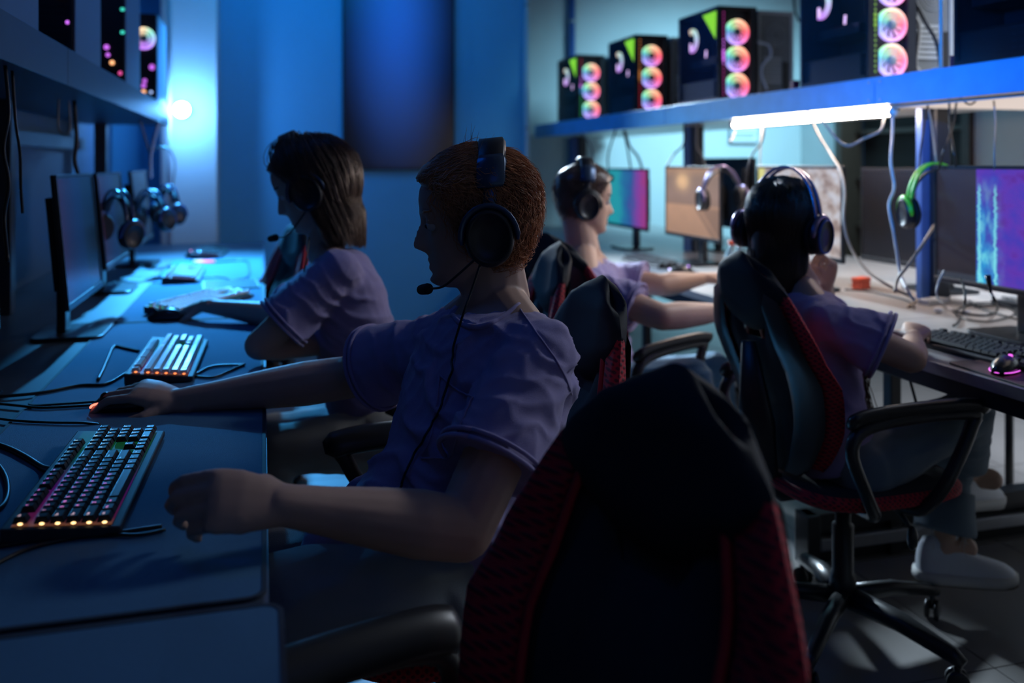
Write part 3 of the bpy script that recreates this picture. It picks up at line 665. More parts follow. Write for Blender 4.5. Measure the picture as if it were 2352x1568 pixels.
# ------------------------------------------------------------------ computer cases
# local: glass side faces -x, fan side faces -y, origin at the near glass corner of the base
M_CASE = mat('case_black_steel', (0.012, 0.013, 0.018), 0.4, noise=0.15, scale=30)
M_GREYST = mat('case_grey_steel', (0.30, 0.31, 0.32), 0.5, noise=0.12, scale=25)
M_GREYD = mat('case_grey_dark', (0.12, 0.125, 0.13), 0.5, noise=0.12, scale=25)
def glass_mat(name, tint, fac):
    m = bpy.data.materials.new(name); m.use_nodes = True; nt = m.node_tree
    for n in list(nt.nodes): nt.nodes.remove(n)
    o = nt.nodes.new('ShaderNodeOutputMaterial'); tr = nt.nodes.new('ShaderNodeBsdfTransparent'); gl = nt.nodes.new('ShaderNodeBsdfGlossy')
    tr.inputs[0].default_value = (*tint, 1); gl.inputs['Roughness'].default_value = 0.12; gl.inputs['Color'].default_value = (0.8, 0.85, 0.95, 1)
    fr = nt.nodes.new('ShaderNodeFresnel'); fr.inputs[0].default_value = 1.5; ge = nt.nodes.new('ShaderNodeNewGeometry'); ad = mth(nt, 'MULTIPLY', mth(nt, 'ADD', mth(nt, 'MULTIPLY', fr.outputs[0], 0.45), fac), mth(nt, 'SUBTRACT', 1.0, ge.outputs['Backfacing']))
    mx = nt.nodes.new('ShaderNodeMixShader'); nt.links.new(ad, mx.inputs[0]); nt.links.new(tr.outputs[0], mx.inputs[1]); nt.links.new(gl.outputs[0], mx.inputs[2])
    nt.links.new(mx.outputs[0], o.inputs['Surface']); return m
M_GLASS = glass_mat('tinted_glass', (0.72, 0.74, 0.80), 0.02)
def hue_ring(name, stops, s, axis='xz'):
    m = bpy.data.materials.new(name); m.use_nodes = True; nt = m.node_tree; b = nt.nodes['Principled BSDF']
    tc = nt.nodes.new('ShaderNodeTexCoord'); sp = nt.nodes.new('ShaderNodeSeparateXYZ'); nt.links.new(tc.outputs['Object'], sp.inputs[0])
    a = mth(nt, 'ARCTAN2', sp.outputs[2], sp.outputs[0 if axis == 'xz' else 1]); f = mth(nt, 'ADD', mth(nt, 'DIVIDE', a, 2 * PI), 0.5)
    c = ramp(nt, f, stops); nt.links.new(c, b.inputs['Emission Color']); b.inputs['Emission Strength'].default_value = s
    b.inputs['Base Color'].default_value = (0.3, 0.3, 0.3, 1); return m
# angle fraction: 0=left(-x) .25=bottom .5=right .75=top 1=left
FS = [(0.0, (.08, .30, .55)), (0.10, (.40, .35, .95)), (0.25, (.62, .28, .95)), (0.36, (.95, .22, .60)), (0.5, (1.0, .10, .16)), (0.62, (1.0, .38, .22)), (0.75, (.95, .62, .40)), (0.85, (.45, .85, .35)), (0.95, (.15, .70, .60)), (1.0, (.08, .30, .55))]
M_FANR = hue_ring('fan_ring_rgb', FS, 1.55); M_FANB = hue_ring('fan_blade_rgb', FS, 0.75)
CS = [(0.0, (.85, .35, .95)), (0.2, (.9, .6, 1.0)), (0.28, (.75, .3, .95)), (0.6, (1.0, .75, .6)), (0.75, (1.0, .8, .6)), (0.85, (.6, 1.0, .7)), (1.0, (.5, .6, 1.0))]
CS2 = [(0.0, (.8, .8, 1.0)), (0.2, (.8, .35, 1.0)), (0.3, (.8, .35, 1.0)), (0.7, (1.0, .7, .5)), (0.8, (.7, 1.0, .7)), (1.0, (.7, .9, 1.0))]
M_CPU = hue_ring('cooler_ring_rgb', CS2, 1.5, 'yz')
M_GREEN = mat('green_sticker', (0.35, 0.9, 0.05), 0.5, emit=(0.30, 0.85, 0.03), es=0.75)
M_RGBW = glow('pink_white_led', (.9, .6, 1.0), 2.2)
def fan_front(parent, cx, cz, y, R=0.062, ringm=None, bladem=None):
    """fan in the plane y facing -y; own object origin at its centre"""
    g = G(); n = 40
    for r0, r1 in ((R - .010, R),):
        a = [[Vector((r * math.cos(2 * PI * k / n), yy, r * math.sin(2 * PI * k / n))) for k in range(n)] for r, yy in ((r0, 0.012), (r0, -.002), (r0 + .003, -.006), (r1 - .002, -.006), (r1, -.002), (r1, 0.012))]
        g.rings(a, False)
    f = obj('fan', g, ringm or M_FANR, parent, True, loc=(cx, y, cz))
    g = G(); nb = 9
    for k in range(nb):
        a0 = 2 * PI * k / nb; A = []
        for (r, da, yy) in ((0.019, 0, 0.001), (R - .011, 0.25, 0.000), (R - .011, 0.25 + 0.66, 0.009), (0.019, 0.62, 0.009)):
            A.append(Vector((r * math.cos(a0 + da), yy, r * math.sin(a0 + da))))
        B = [p + Vector((0, 0.0012, 0)) for p in A]
        g.add(A + B, [(0, 1, 2, 3), (7, 6, 5, 4), (0, 4, 5, 1), (1, 5, 6, 2), (2, 6, 7, 3), (3, 7, 4, 0)])
    obj('blades', g, bladem or M_FANB, f)
    obj('hub', G().lathe([(0.0005, -0.004), (0.016, -0.004), (0.0185, -0.001), (0.0185, 0.012)], 24, Matrix.Rotation(PI / 2, 4, 'X') @ Matrix.Scale(-1, 4, (0, 0, 1))), mat('fan_hub_grey', (0.22, 0.24, 0.26), 0.5), f, True)
    return f
def pc_case(label, loc, strip_cols, group=None, mini=False):
    W, D, H = 0.21, 0.43, 0.455
    t = thing('computer_case', label, 'computer', loc, 0, group)
    obj('chassis', G().box(0, W, 0.02, D, 0, 0.014).box(0, W, 0.0, D, H - .014, H).box(W - .006, W, 0.0, D, .014, H - .014).box(0.004, W - .006, D - .006, D, .014, H - .014)
        .box(0, 0.012, 0, 0.012, .0, H - .014).box(0, 0.010, D - .012, D, .014, H - .014).box(0.008, W - .01, 0.03, D - .01, 0.10, 0.104), M_CASE, t, bevel=0.0015)
    for x in (0.02, W - .05):
        for y in (0.04, D - .07): obj('foot', G().box(x, x + .03, y, y + .03, -0.008, 0.0), M_BLK, t)
    fr = obj('front_panel', G().box(0.012, W, 0.022, 0.03, 0.0, H - .014).box(0.012, 0.044, 0.0, 0.022, 0.0, H - .014).box(0.17, W, 0.0, 0.022, 0, H - .014), M_CASE, t, bevel=0.0015)
    obj('glass_side', G().box(-0.004, -0.001, 0.003, D - .003, 0.004, H - .004), M_GLASS, t)
    for k in range(3): fan_front(t, 0.107, 0.068 + 0.1315 * k, 0.006)
    ns = 22
    for k in range(ns):
        c = strip_cols[min(len(strip_cols) - 1, int(k / ns * len(strip_cols)))]
        big = k in (9, 10, 11)
        obj('strip_light', G().ell((0.028, -0.001, 0.025 + k * (H - .06) / (ns - 1)), (0.0075 if big else 0.0045, 0.002, 0.009 if big else 0.0045), nu=8, nv=5), glow('strip_%s' % c[0], c[1], 1.5 if big else 0.55), t)
    # inside
    bd = obj('mainboard', G().box(W - .03, W - .024, 0.12, D - .02, 0.12, H - .04), mat('board_dark', (0.01, 0.012, 0.02), 0.4, noise=0.3, scale=60), t)
    for k in range(4): obj('memory_stick', G().box(W - .07, W - .03, 0.17 + .012 * k, 0.176 + .012 * k, 0.27, 0.38), M_CASE, bd)
    obj('graphics_card', G().box(0.05, W - .03, 0.12, D - .02, 0.185, 0.225), M_CASE, bd, bevel=0.003)
    obj('power_shroud', G().box(0.01, W - .01, 0.06, D - .01, 0.014, 0.10), M_CASE, bd, bevel=0.002)
    obj('vent_grille', G().add(*[sum((list(q) for q in z), []) for z in ([[(0.0095, 0.10 + .03 * i, 0.03 + .02 * j), (0.0095, 0.12 + .03 * i, 0.03 + .02 * j), (0.0095, 0.12 + .03 * i, 0.034 + .02 * j), (0.0095, 0.10 + .03 * i, 0.034 + .02 * j)] for i in range(4) for j in range(4)], [[(4 * q, 4 * q + 1, 4 * q + 2, 4 * q + 3)] for q in range(16)])]), mat('grille_dark', (0.03, 0.04, 0.05), 0.4), bd)
    # cooler ring seen through the glass: C shape
    g = G(); n = 40; R = 0.062; a0 = math.radians(-70); a1 = math.radians(-355); c0 = Vector((0, 0, 0)); rs = []
    for k in range(n + 1):
        a = a0 + (a1 - a0) * (1 - k / n) * 0.80 - 0.0
        d = Vector((0, math.cos(a), math.sin(a))); rs.append([d * (R - .026) + Vector((0.0, 0, 0)), d * (R - .026) + Vector((-0.008, 0, 0)), d * R + Vector((-0.008, 0, 0)), d * R])
    g.rings(rs)
    cool = obj('cooler_ring', g, M_CPU, t, True, loc=(0.03, 0.325, 0.325))
    obj('cooler_hub', G().ell((-0.004, 0, 0), (0.008, 0.02, 0.02)), M_CASE, cool, True)
    obj('cooler_light', G().box(-0.012, -0.004, 0.0, 0.016, -0.052, -0.012), M_RGBW, cool, bevel=0.003)
    obj('card_light', G().box(0.02, 0.024, 0.19, 0.20, 0.20, 0.235, Matrix.Rotation(0.12, 4, 'X')), M_RGBW, bd)
    # triangular bright green sticker on the glass
    g = G().prism([(0.012, H - .03), (0.165, H - .032), (0.055, H - .165)], 0.0, 0.001, Matrix.Translation((-0.0044, 0, 0)) @ Matrix(((0, 0, -1, 0), (1, 0, 0, 0), (0, 1, 0, 0), (0, 0, 0, 1))))
    obj('green_sticker', G().prism([(0.012, H - .025), (0.150, H - .028), (0.020, H - .16)], 0.0, 0.001, Matrix.Translation((-0.0044, 0, 0)) @ Matrix(((0, 0, -1, 0), (1, 0, 0, 0), (0, 1, 0, 0), (0, 0, 0, 1)))), M_GREEN, t)
    return t
def rear_case(label, loc, group=None):
    """grey case standing back to back, its rear sockets facing the camera side"""
    W, D, H = 0.20, 0.40, 0.455
    t = thing('computer_case', label, 'computer', loc, 0, group)
    obj('chassis', G().box(0, W, 0.008, D, 0, H), M_GREYST, t, bevel=0.002)
    obj('back_frame', G().box(0, 0.012, 0, .008, 0, H).box(W - .02, W, 0, .008, 0, H).box(.012, W - .02, 0, .008, H - .02, H).box(.012, W - .02, 0, .008, 0, .02), M_GREYST, t, bevel=0.001)
    obj('rear_plate', G().box(0.013, W - .021, 0.003, .0075, .021, H - .021), M_GREYD, t)
    Mr = Matrix.Translation((0.10, 0.002, 0.335)) @ Matrix.Rotation(PI / 2, 4, 'X')
    g = G()
    for r in (0.015, 0.028, 0.041, 0.054): g.lathe([(r, -.001), (r + .003, -.001), (r + .003, .002), (r, .002)], 24, Mr, False)
    obj('fan_grille', g, M_GREYST, t)
    for k in range(7): obj('slot_cover', G().box(0.03, 0.13, -0.001, .003, 0.09 + .02 * k, 0.103 + .02 * k), M_GREYST, t, bevel=0.0008)
    obj('power_socket', G().box(0.14, 0.172, -0.002, .003, 0.05, 0.20), M_BLK, t, bevel=0.001)
    return t

# ------------------------------------------------------------------ headsets (ears along local y, crown +z)
M_HSB = mat('headset_black', (0.015, 0.016, 0.02), 0.4, noise=0.15, scale=60)
M_HSC = mat('headset_cushion', (0.01, 0.01, 0.012), 0.75, bump=0.4, scale=300)
M_HSG = mat('headset_slate', (0.05, 0.09, 0.16), 0.32, metal=0.5, noise=0.1, scale=60)
def cup(t, s, x, z, col, R=(0.042, 0.050), off=0.0, ringm=None):
    M = Matrix.Translation((x, s * (0.075 + off), z)) @ Matrix.Rotation(-s * PI / 2, 4, 'X')
    def ov(k, yy): return [M @ Vector((R[0] * k * math.cos(a), R[1] * k * math.sin(a), yy)) for a in [2 * PI * i / 32 for i in range(32)]]
    c = obj('ear_cup', G().rings([ov(.92, .012), ov(1.0, .018), ov(1.0, .030), ov(.93, .040), ov(.80, .043), ov(.78, .040), ov(.3, .039), ov(.02, .039)]), M_HSB, t, True)
    obj('cushion', G().rings([ov(.6, -.002), ov(.9, -.004), ov(1.02, .004), ov(.98, .013), ov(.5, .013)]), M_HSC, c, True)
    if ringm: obj('cup_ring', G().rings([ov(.83, .042), ov(.83, .0445), ov(.90, .0445), ov(.93, .040)], False), ringm, c, True)
    return c
def headset(label, loc, rot, M4=None, style='wide', band=None, fork=None, cupx=0.0, cupz=-0.02, top=0.155, mic=None, cup_off=0.0, ringm=None, bx=0.0, lean=-0.02):
    t = thing('headset', label, 'headset'); 
    if M4 is not None: t.matrix_world = M4
    else: t.location = loc; t.rotation_euler = rot
    bm_ = band or M_HSB; fk = fork or M_HSB; hw = 0.088 + cup_off
    def arc(r_in, x, w_, th, a0, a1, n=24, lean=0.0):
        g = G(); rs = []
        for k in range(n + 1):
            a = math.radians(a0 + (a1 - a0) * k / n); c, s = math.cos(a), math.sin(a)
            rz = top - cupz - 0.01; y = hw * c; z = cupz + 0.01 + rz * s
            dn = Vector((0, c / hw, s / rz)).normalized(); e = 1 - 0.15 * (abs(2 * k / n - 1) ** 6)
            p = Vector((x + lean * (1 - s), y, z)); wx = Vector((w_ / 2 * e, 0, 0)); rs.append([p - wx, p - wx * .8 + dn * th, p + wx * .8 + dn * th, p + wx, p + wx * .8 - dn * th * .3, p - wx * .8 - dn * th * .3])
        return g.rings(rs)
    if style == 'wide':
        obj('headband', arc(0, bx, 0.052, 0.009, 30, 150, lean=lean), bm_, t, True)
        for a in (28, 126): obj('band_end', arc(0, bx, 0.058, 0.012, a, a + 26, n=8, lean=lean), M_HSG if fork else bm_, t, True)
        obj('slider', arc(0, bx, 0.026, 0.006, 4, 32, n=6, lean=lean), fk, t, True)
        obj('slider', arc(0, bx, 0.026, 0.006, 148, 176, n=6, lean=lean), fk, t, True)
    else:
        for x in (-0.013, 0.013): obj('band_wire', arc(0, x, 0.012, 0.0045, 4, 176, n=32), bm_, t, True)
        obj('head_strap', G().rings([[p + d for d in (Vector((-.017, 0, 0)), Vector((-.017, 0, .003)), Vector((.017, 0, .003)), Vector((.017, 0, 0)))] for p in [Vector((0, hw * .93 * math.cos(a), cupz + 0.02 + (top - cupz - .045) * math.sin(a))) for a in [math.radians(25 + 130 * k / 16) for k in range(17)]]]), M_HSC, t, True)
    for s in (-1, 1):
        cup(t, s, cupx, cupz, None, off=cup_off, ringm=ringm)
        pts = [(cupx + 0.047 * math.cos(a), s * (hw + 0.018), cupz + 0.053 * math.sin(a)) for a in [math.radians(-8 + 196 * k / 16) for k in range(17)]]
        obj('cup_fork', G().tube(pts, [0.004] + [0.0075] * 15 + [0.004], 8, 0.6), fk, t, True)
    if mic:
        obj('microphone_boom', G().tube(spline(mic, 6), 0.0022, 8), M_HSB, t, True)
        a, b = Vector(mic[-1]), Vector(mic[-2]); obj('microphone_foam', G().cap(a, 0.010, a + (a - b).normalized() * 0.02, 0.009), M_HSC, t, True)
    return t

# ------------------------------------------------------------------ cables
M_CBL = mat('black_cable', (0.008, 0.008, 0.01), 0.4)
M_CGR = mat('grey_cable', (0.28, 0.27, 0.26), 0.45)
M_CWH = mat('white_cable', (0.6, 0.62, 0.66), 0.45)
M_CBR = mat('tan_cable', (0.42, 0.33, 0.25), 0.5)
def cable(label, pts, m=None, r=0.0028, plug=None, group=None, name='cable'):
    P = [Vector(p) for p in pts]; b = P[0]
    o = obj(name, G().tube([p - b for p in spline(P, 7)], r, 7), m or M_CBL, None, True, loc=b)
    tag(o, label, 'cable', group)
    if plug is not None:
        e = P[-1] - b if plug == 1 else Vector((0, 0, 0)); d = ((P[-1] - P[-2]) if plug == 1 else (P[0] - P[1])).normalized()
        q = obj('plug', G().tube([e - d * .012, e + d * .022], [0.006, 0.008], 8), m or M_CBL, o, True)
    return o

# ------------------------------------------------------------------ people
M_SKIN = mat('skin_fair', (0.52, 0.34, 0.27), 0.50, noise=0.08, scale=25, bump=0.06, bscale=900, spec=0.4)
M_SKIN2 = mat('skin_warm', (0.55, 0.35, 0.26), 0.50, noise=0.06, scale=25, bump=0.05, bscale=900, spec=0.4)
def cloth_mat(name, col, bump=0.5):
    return mat(name, col, 0.85, noise=0.10, scale=7, bump=bump, bscale=1100, sheen=0.25)
M_LAV = cloth_mat('lavender_cotton', (0.31, 0.27, 0.52))
M_JEANG = cloth_mat('grey_denim', (0.20, 0.24, 0.27)); M_JEANB = cloth_mat('blue_denim', (0.05, 0.17, 0.30)); M_JEANP = cloth_mat('washed_denim', (0.13, 0.19, 0.24)); M_KHAKI = cloth_mat('pale_trouser', (0.40, 0.38, 0.34))
M_GING = mat('ginger_hair', (0.56, 0.22, 0.085), 0.42, noise=0.35, scale=60, spec=0.6)
M_BRWN = mat('dark_brown_hair', (0.11, 0.062, 0.042), 0.35, noise=0.4, scale=60, spec=0.6)
M_DKHR = mat('near_black_hair', (0.022, 0.015, 0.012), 0.35, noise=0.4, scale=60, spec=0.6)
M_EYE = mat('eye_white', (0.55, 0.55, 0.55), 0.2); M_IRIS = mat('eye_iris', (0.02, 0.03, 0.04), 0.15)

ZT = np.array([-.120, -.114, -.104, -.090, -.075, -.055, -.03, 0, .02, .04, .06, .08, .10, .112, .118])
FR = np.array([.050, .069, .0775, .0765, .0765, .0775, .078, .079, .087, .089, .085, .073, .050, .028, .004])
BK = np.array([.010, -.008, -.022, -.040, -.056, -.075, -.090, -.101, -.105, -.105, -.100, -.087, -.062, -.036, -.006])
WD = np.array([.012, .026, .040, .050, .056, .062, .067, .072, .0745, .0755, .072, .063, .044, .026, .004])
def bump1(x, c, s): return np.exp(-((x - c) / s) ** 2)
NZ = ([-.075, -.058, -.050, -.043, -.036, -.02, 0, .014, .024, .06], [0, .003, .015, .030, .031, .023, .011, .0055, .001, 0])
def S(z, th):
    z = np.asarray(z, float); th = np.asarray(th, float)
    f = np.interp(z, ZT, FR); b = np.interp(z, ZT, BK); w_ = np.interp(z, ZT, WD)
    c = (f + b) / 2; a = (f - b) / 2; cs, sn = np.cos(th), np.sin(th); e = 2 / 2.25
    x = c + a * np.sign(cs) * np.abs(cs) ** e; y = w_ * np.sign(sn) * np.abs(sn) ** e
    # cheeks taper towards the face
    y = y * (1 - 0.10 * np.clip(x / .09, 0, 1) ** 2)
    fr = np.clip(cs, 0, 1)
    nose = np.interp(z, *NZ); nw = np.interp(z, [-.058, -.045, -.03, .01], [.013, .015, .010, .008])
    x = x + fr * nose * np.exp(-(y / nw) ** 2)
    x = x + fr * (.0065 * bump1(z, -.0675, .0045) + .0075 * bump1(z, -.0815, .0055) - .002 * bump1(z, -.074, .002) - .003 * bump1(z, -.092, .004)) * bump1(y, 0, .020)
    x = x + fr * .006 * bump1(z, -.105, .010) * bump1(y, 0, .02)
    x = x - fr * .015 * bump1(np.abs(y), .031, .014) * bump1(z, -.002, .011)
    x = x + fr * .004 * bump1(np.abs(y), .028, .018) * bump1(z, .020, .006)
    x = x + fr * .004 * bump1(np.abs(y), .042, .015) * bump1(z, -.03, .015)
    return np.stack([x, y, z], -1)
def head_grid(nz=72, nt=72):
    zs = -0.001 + 0.119 * np.sin(np.linspace(-PI / 2 * .985, PI / 2 * .985, nz)); th = np.linspace(0, 2 * PI, nt, endpoint=False)
    return S(zs[:, None] + 0 * th, th + 0 * zs[:, None])
HG = head_grid()
_hc = np.array([-.012, 0, .005])
_d = (HG - _hc).reshape(-1, 3); _r = np.linalg.norm(_d, axis=1); _dn = _d / _r[:, None]
_lat = np.linspace(-PI / 2, PI / 2, 46); _lon = np.linspace(-PI, PI, 90)
_RT = np.zeros((46, 90))
for _i, _la in enumerate(_lat):
    q = np.stack([np.cos(_la) * np.cos(_lon), np.cos(_la) * np.sin(_lon), 0 * _lon + np.sin(_la)], -1)
    _RT[_i] = _r[np.argmax(q @ _dn.T, axis=1)]
def Rad(d):
    la = np.arcsin(np.clip(d[:, 2], -1, 1)); lo = np.arctan2(d[:, 1], d[:, 0])
    i = (la + PI / 2) / PI * 45; j = (lo + PI) / (2 * PI) * 89
    i0 = np.clip(i.astype(int), 0, 44); j0 = np.clip(j.astype(int), 0, 88); fi = i - i0; fj = j - j0
    return (_RT[i0, j0] * (1 - fi) + _RT[i0 + 1, j0] * fi) * (1 - fj) + (_RT[i0, j0 + 1] * (1 - fi) + _RT[i0 + 1, j0 + 1] * fi) * fj

def frame(fwd, up):
    f = Vector(fwd).normalized(); l = Vector(up).cross(f).normalized(); u = f.cross(l)
    return f, l, u
def mat4(o, f, l, u):
    return Matrix(((f.x, l.x, u.x, o.x), (f.y, l.y, u.y, o.y), (f.z, l.z, u.z, o.z), (0, 0, 0, 1)))
def add_grid(g, A, M):
    nz, nt, _ = A.shape; g.rings([[M @ Vector(A[i, j]) for j in range(nt)] for i in range(nz)])
def seg(g, pts, rad, n=16): g.tube(pts, rad, n)
def limb(g, a, b, prof):
    a, b = Vector(a), Vector(b); n = len(prof)
    for k in range(n - 1): g.cap(a.lerp(b, k / (n - 1)), prof[k], a.lerp(b, (k + 1) / (n - 1)), prof[k + 1])
def torso_rings(J, infl=0.0, k=1.0, extra=None, ztop=True):
    lat = (J['shL'] - J['shR']).normalized(); latp = (J['hipL'] - J['hipR']).normalized()
    P = [(J['pelvis'], .158, .105, 0), (J['pelvis'].lerp(J['waist'], .5), .150, .105, .2), (J['waist'], .142, .100, .5), (J['waist'].lerp(J['chest'], .5), .155, .108, .8), (J['chest'], .168, .112, 1), (J['chest'].lerp(J['neck'], .55), .155, .095, 1), (J['chest'].lerp(J['neck'], .88), .10, .07, 1), (J['neck'], .058, .056, 1)]
    rs = []; n = 28
    for i, (c, w_, d, f) in enumerate(P):
        nx = P[min(i + 1, len(P) - 1)][0]; pv = P[max(i - 1, 0)][0]; ax = (nx - pv).normalized()
        la = latp.lerp(lat, f).normalized(); la = (la - ax * la.dot(ax)).normalized(); fw = la.cross(ax) if False else ax.cross(la) * -1
        rs.append([c + la * (w_ * k + infl) * math.copysign(abs(math.cos(a)) ** .85, math.cos(a)) + fw * (d * k + infl) * math.copysign(abs(math.sin(a)) ** .85, math.sin(a)) for a in [2 * PI * q / n for q in range(n)]])
    return rs
def hand(g, wrist, d, n, thumb, curls, spread=0.0, sc=1.0, thumb_curl=(35, 25), bend=0, tdir=None):
    d = Vector(d).normalized(); n = Vector(n); n = (n - d * n.dot(d)).normalized(); s = Vector(thumb); s = (s - d * s.dot(d) - n * s.dot(n)).normalized()
    w = Vector(wrist); rs = []
    for t, wd, th in ((-.035, .025, .021), (-.01, .026, .0195), (.02, .034, .0185), (.05, .040, .0165), (.078, .0415, .0145), (.090, .037, .0115)):
        c = w + d * t * sc + n * (0.004 * math.sin(PI * max(t, 0) / .09))
        rs.append([c + s * wd * sc * math.copysign(abs(math.cos(a)) ** .8, math.cos(a)) + n * th * sc * math.sin(a) for a in [2 * PI * k / 18 for k in range(18)]])
    g.rings(rs)
    base = [(.0305, .083, (.044, .026, .021)), (.0105, .088, (.048, .030, .022)), (-.010, .084, (.044, .028, .021)), (-.0295, .075, (.035, .021, .019))]
    rd = [(.0098, .0088, .0080, .0068), (.0100, .0090, .0081, .0069), (.0096, .0086, .0078, .0066), (.0086, .0077, .0070, .0060)]
    for i, (bx, by, ln) in enumerate(base):
        cu = curls[i] if isinstance(curls[0], (tuple, list)) else curls
        ang = 0; p = w + (s * bx + d * (by - .012)) * sc + n * 0.001
        dd0 = (d + s * spread * bx / .03).normalized(); r = rd[i]
        g.cap(p - d * .02 * sc, .0105 * sc, p + d * .012 * sc, r[0] * sc); p = p + d * .012 * sc
        for k in range(3):
            ang += math.radians(cu[k]); dv = dd0 * math.cos(ang) - n * math.sin(ang); q = p + dv * ln[k] * sc
            g.cap(p, r[k] * sc, q, r[k + 1] * sc); p = q
    tb = w + (s * .024 + d * .020) * sc - n * .006 * sc
    t1 = (d * .62 + s * .72 - n * .30).normalized() if tdir is None else Vector(tdir[0]).normalized()
    t2 = (d * .86 + s * .30 - n * .42).normalized() if tdir is None else Vector(tdir[1]).normalized()
    t3 = (d * .95 + s * .02 - n * .32).normalized() if tdir is None else Vector(tdir[2]).normalized()
    a = tb + t1 * .040 * sc; b = a + t2 * .032 * sc; c = b + t3 * .024 * sc
    g.cap(w + s * .010 * sc, .017 * sc, tb, .0165 * sc); g.cap(tb, .0150 * sc, a, .0118 * sc); g.cap(a, .0112 * sc, b, .0100 * sc); g.cap(b, .0100 * sc, c, .0080 * sc)

def folds(me, J, amp, seed, tension):
    """cloth creases: warped ridges running along the tension lines"""
    p, n = vget(me); d = np.zeros(len(p))
    big = vnoise(p, 7, seed) * .5 + vnoise(p, 16, seed + 1) * .3
    d += amp * 1.2 * big
    for (c, ax, k, rad, s) in tension:   # centre, direction across ridges, frequency, reach, strength
        c = np.array(c); ax = np.array(Vector(ax).normalized()); q = p - c
        r = np.linalg.norm(q, axis=1); m = np.exp(-(r / rad) ** 2)
        ph = q @ ax * k + 2.2 * vnoise(p, 9, seed + 5) + 0.8 * vnoise(p, 25, seed + 6)
        rid = 1 - np.abs(np.sin(ph)); d += s * m * (rid ** 2 - .35)
    d += amp * .25 * vnoise(p, 60, seed + 9)
    vset(me, p + n * d[:, None])
def strands(name, roots, dirs_fn, K, step, r0, m, parent, M, push=None):
    """roots (n,3) local; dirs_fn(p,k)->unit dirs; returns one hair mesh"""
    P = [roots]; p = roots.copy()
    for k in range(K):
        d = dirs_fn(p, k); p = p + d * step[:, None]
        if push: p = push(p, k)
        P.append(p)
    P = np.stack(P, 1)  # n,K+1,3
    n = len(roots); V = np.zeros((n, K + 1, 3, 3)); up = np.array([.3, .5, .8])
    for k in range(K + 1):
        t = P[:, min(k + 1, K)] - P[:, max(k - 1, 0)]; t /= np.linalg.norm(t, axis=1)[:, None] + 1e-9
        u = np.cross(t, up); u /= np.linalg.norm(u, axis=1)[:, None] + 1e-9; v = np.cross(t, u); r = r0 * (1 - .75 * (k / K) ** 1.5)
        for j, a in enumerate((0, 2.094, 4.189)): V[:, k, j] = P[:, k] + (u * math.cos(a) + v * math.sin(a)) * r
    V = V.reshape(-1, 3); A = np.array(M.to_3x3()); T = np.array(M.translation); V = V @ A.T + T
    base = np.arange(n)[:, None, None] * (K + 1) * 3 + np.arange(K)[None, :, None] * 3; j = np.arange(3)[None, None, :]; j2 = (j + 1) % 3
    F = np.stack([base + j, base + j2, base + 3 + j2, base + 3 + j], -1).reshape(-1, 4)
    me = bpy.data.meshes.new(name); me.vertices.add(len(V)); me.vertices.foreach_set('co', V.ravel())
    me.loops.add(F.size); me.loops.foreach_set('vertex_index', F.ravel().astype(np.int32))
    me.polygons.add(len(F)); me.polygons.foreach_set('loop_start', np.arange(0, F.size, 4, dtype=np.int32)); me.polygons.foreach_set('loop_total', np.full(len(F), 4, np.int32))
    me.update(calc_edges=True); me.polygons.foreach_set('use_smooth', [True] * len(F)); me.materials.append(m)
    o = bpy.data.objects.new(name, me); COL.objects.link(o); o.parent = parent; o['kind'] = 'stuff'
    return o
def sstep(x, a, b): t = np.clip((x - a) / (b - a), 0, 1); return t * t * (3 - 2 * t)
def hair_mask(p, short=True):
    x, y, z = p[..., 0], p[..., 1], p[..., 2]
    line = np.interp(x, [-.12, -.06, -.03, -.012, .0, .02, .045, .066, .09], [-.085, -.082, -.055, -.03, -.035, -.015, .035, .062, .070])
    return sstep(z - line, -.004, .006)
def hair_cap(name, thick, m, parent, M, seed=3, nf=30, na=.003):
    A = head_grid(60, 90); p = A.reshape(-1, 3); d = p - _hc; d /= np.linalg.norm(d, axis=1)[:, None]
    mk = hair_mask(p); off = -0.008 + mk * (0.008 + thick(p)) + mk * na * (vnoise(p, nf, seed) + .6 * vnoise(p, nf * 2.3, seed + 1))
    q = (p + d * off[:, None]).reshape(A.shape); g = G(); add_grid(g, q, M)
    return obj(name, g, m, parent, True)
def roots_on(n, zmin=-.1, zmax=.117, cond=None, seed=1):
    rng = np.random.RandomState(seed); out = []
    while sum(len(o) for o in out) < n:
        ph = np.arcsin(rng.uniform(-.95, .995, n * 2)); th = rng.uniform(0, 2 * PI, n * 2)
        p = S(-0.001 + .119 * np.sin(ph), th); k = hair_mask(p) > .6
        if cond is not None: k &= cond(p)
        out.append(p[k])
    return np.concatenate(out)[:n]

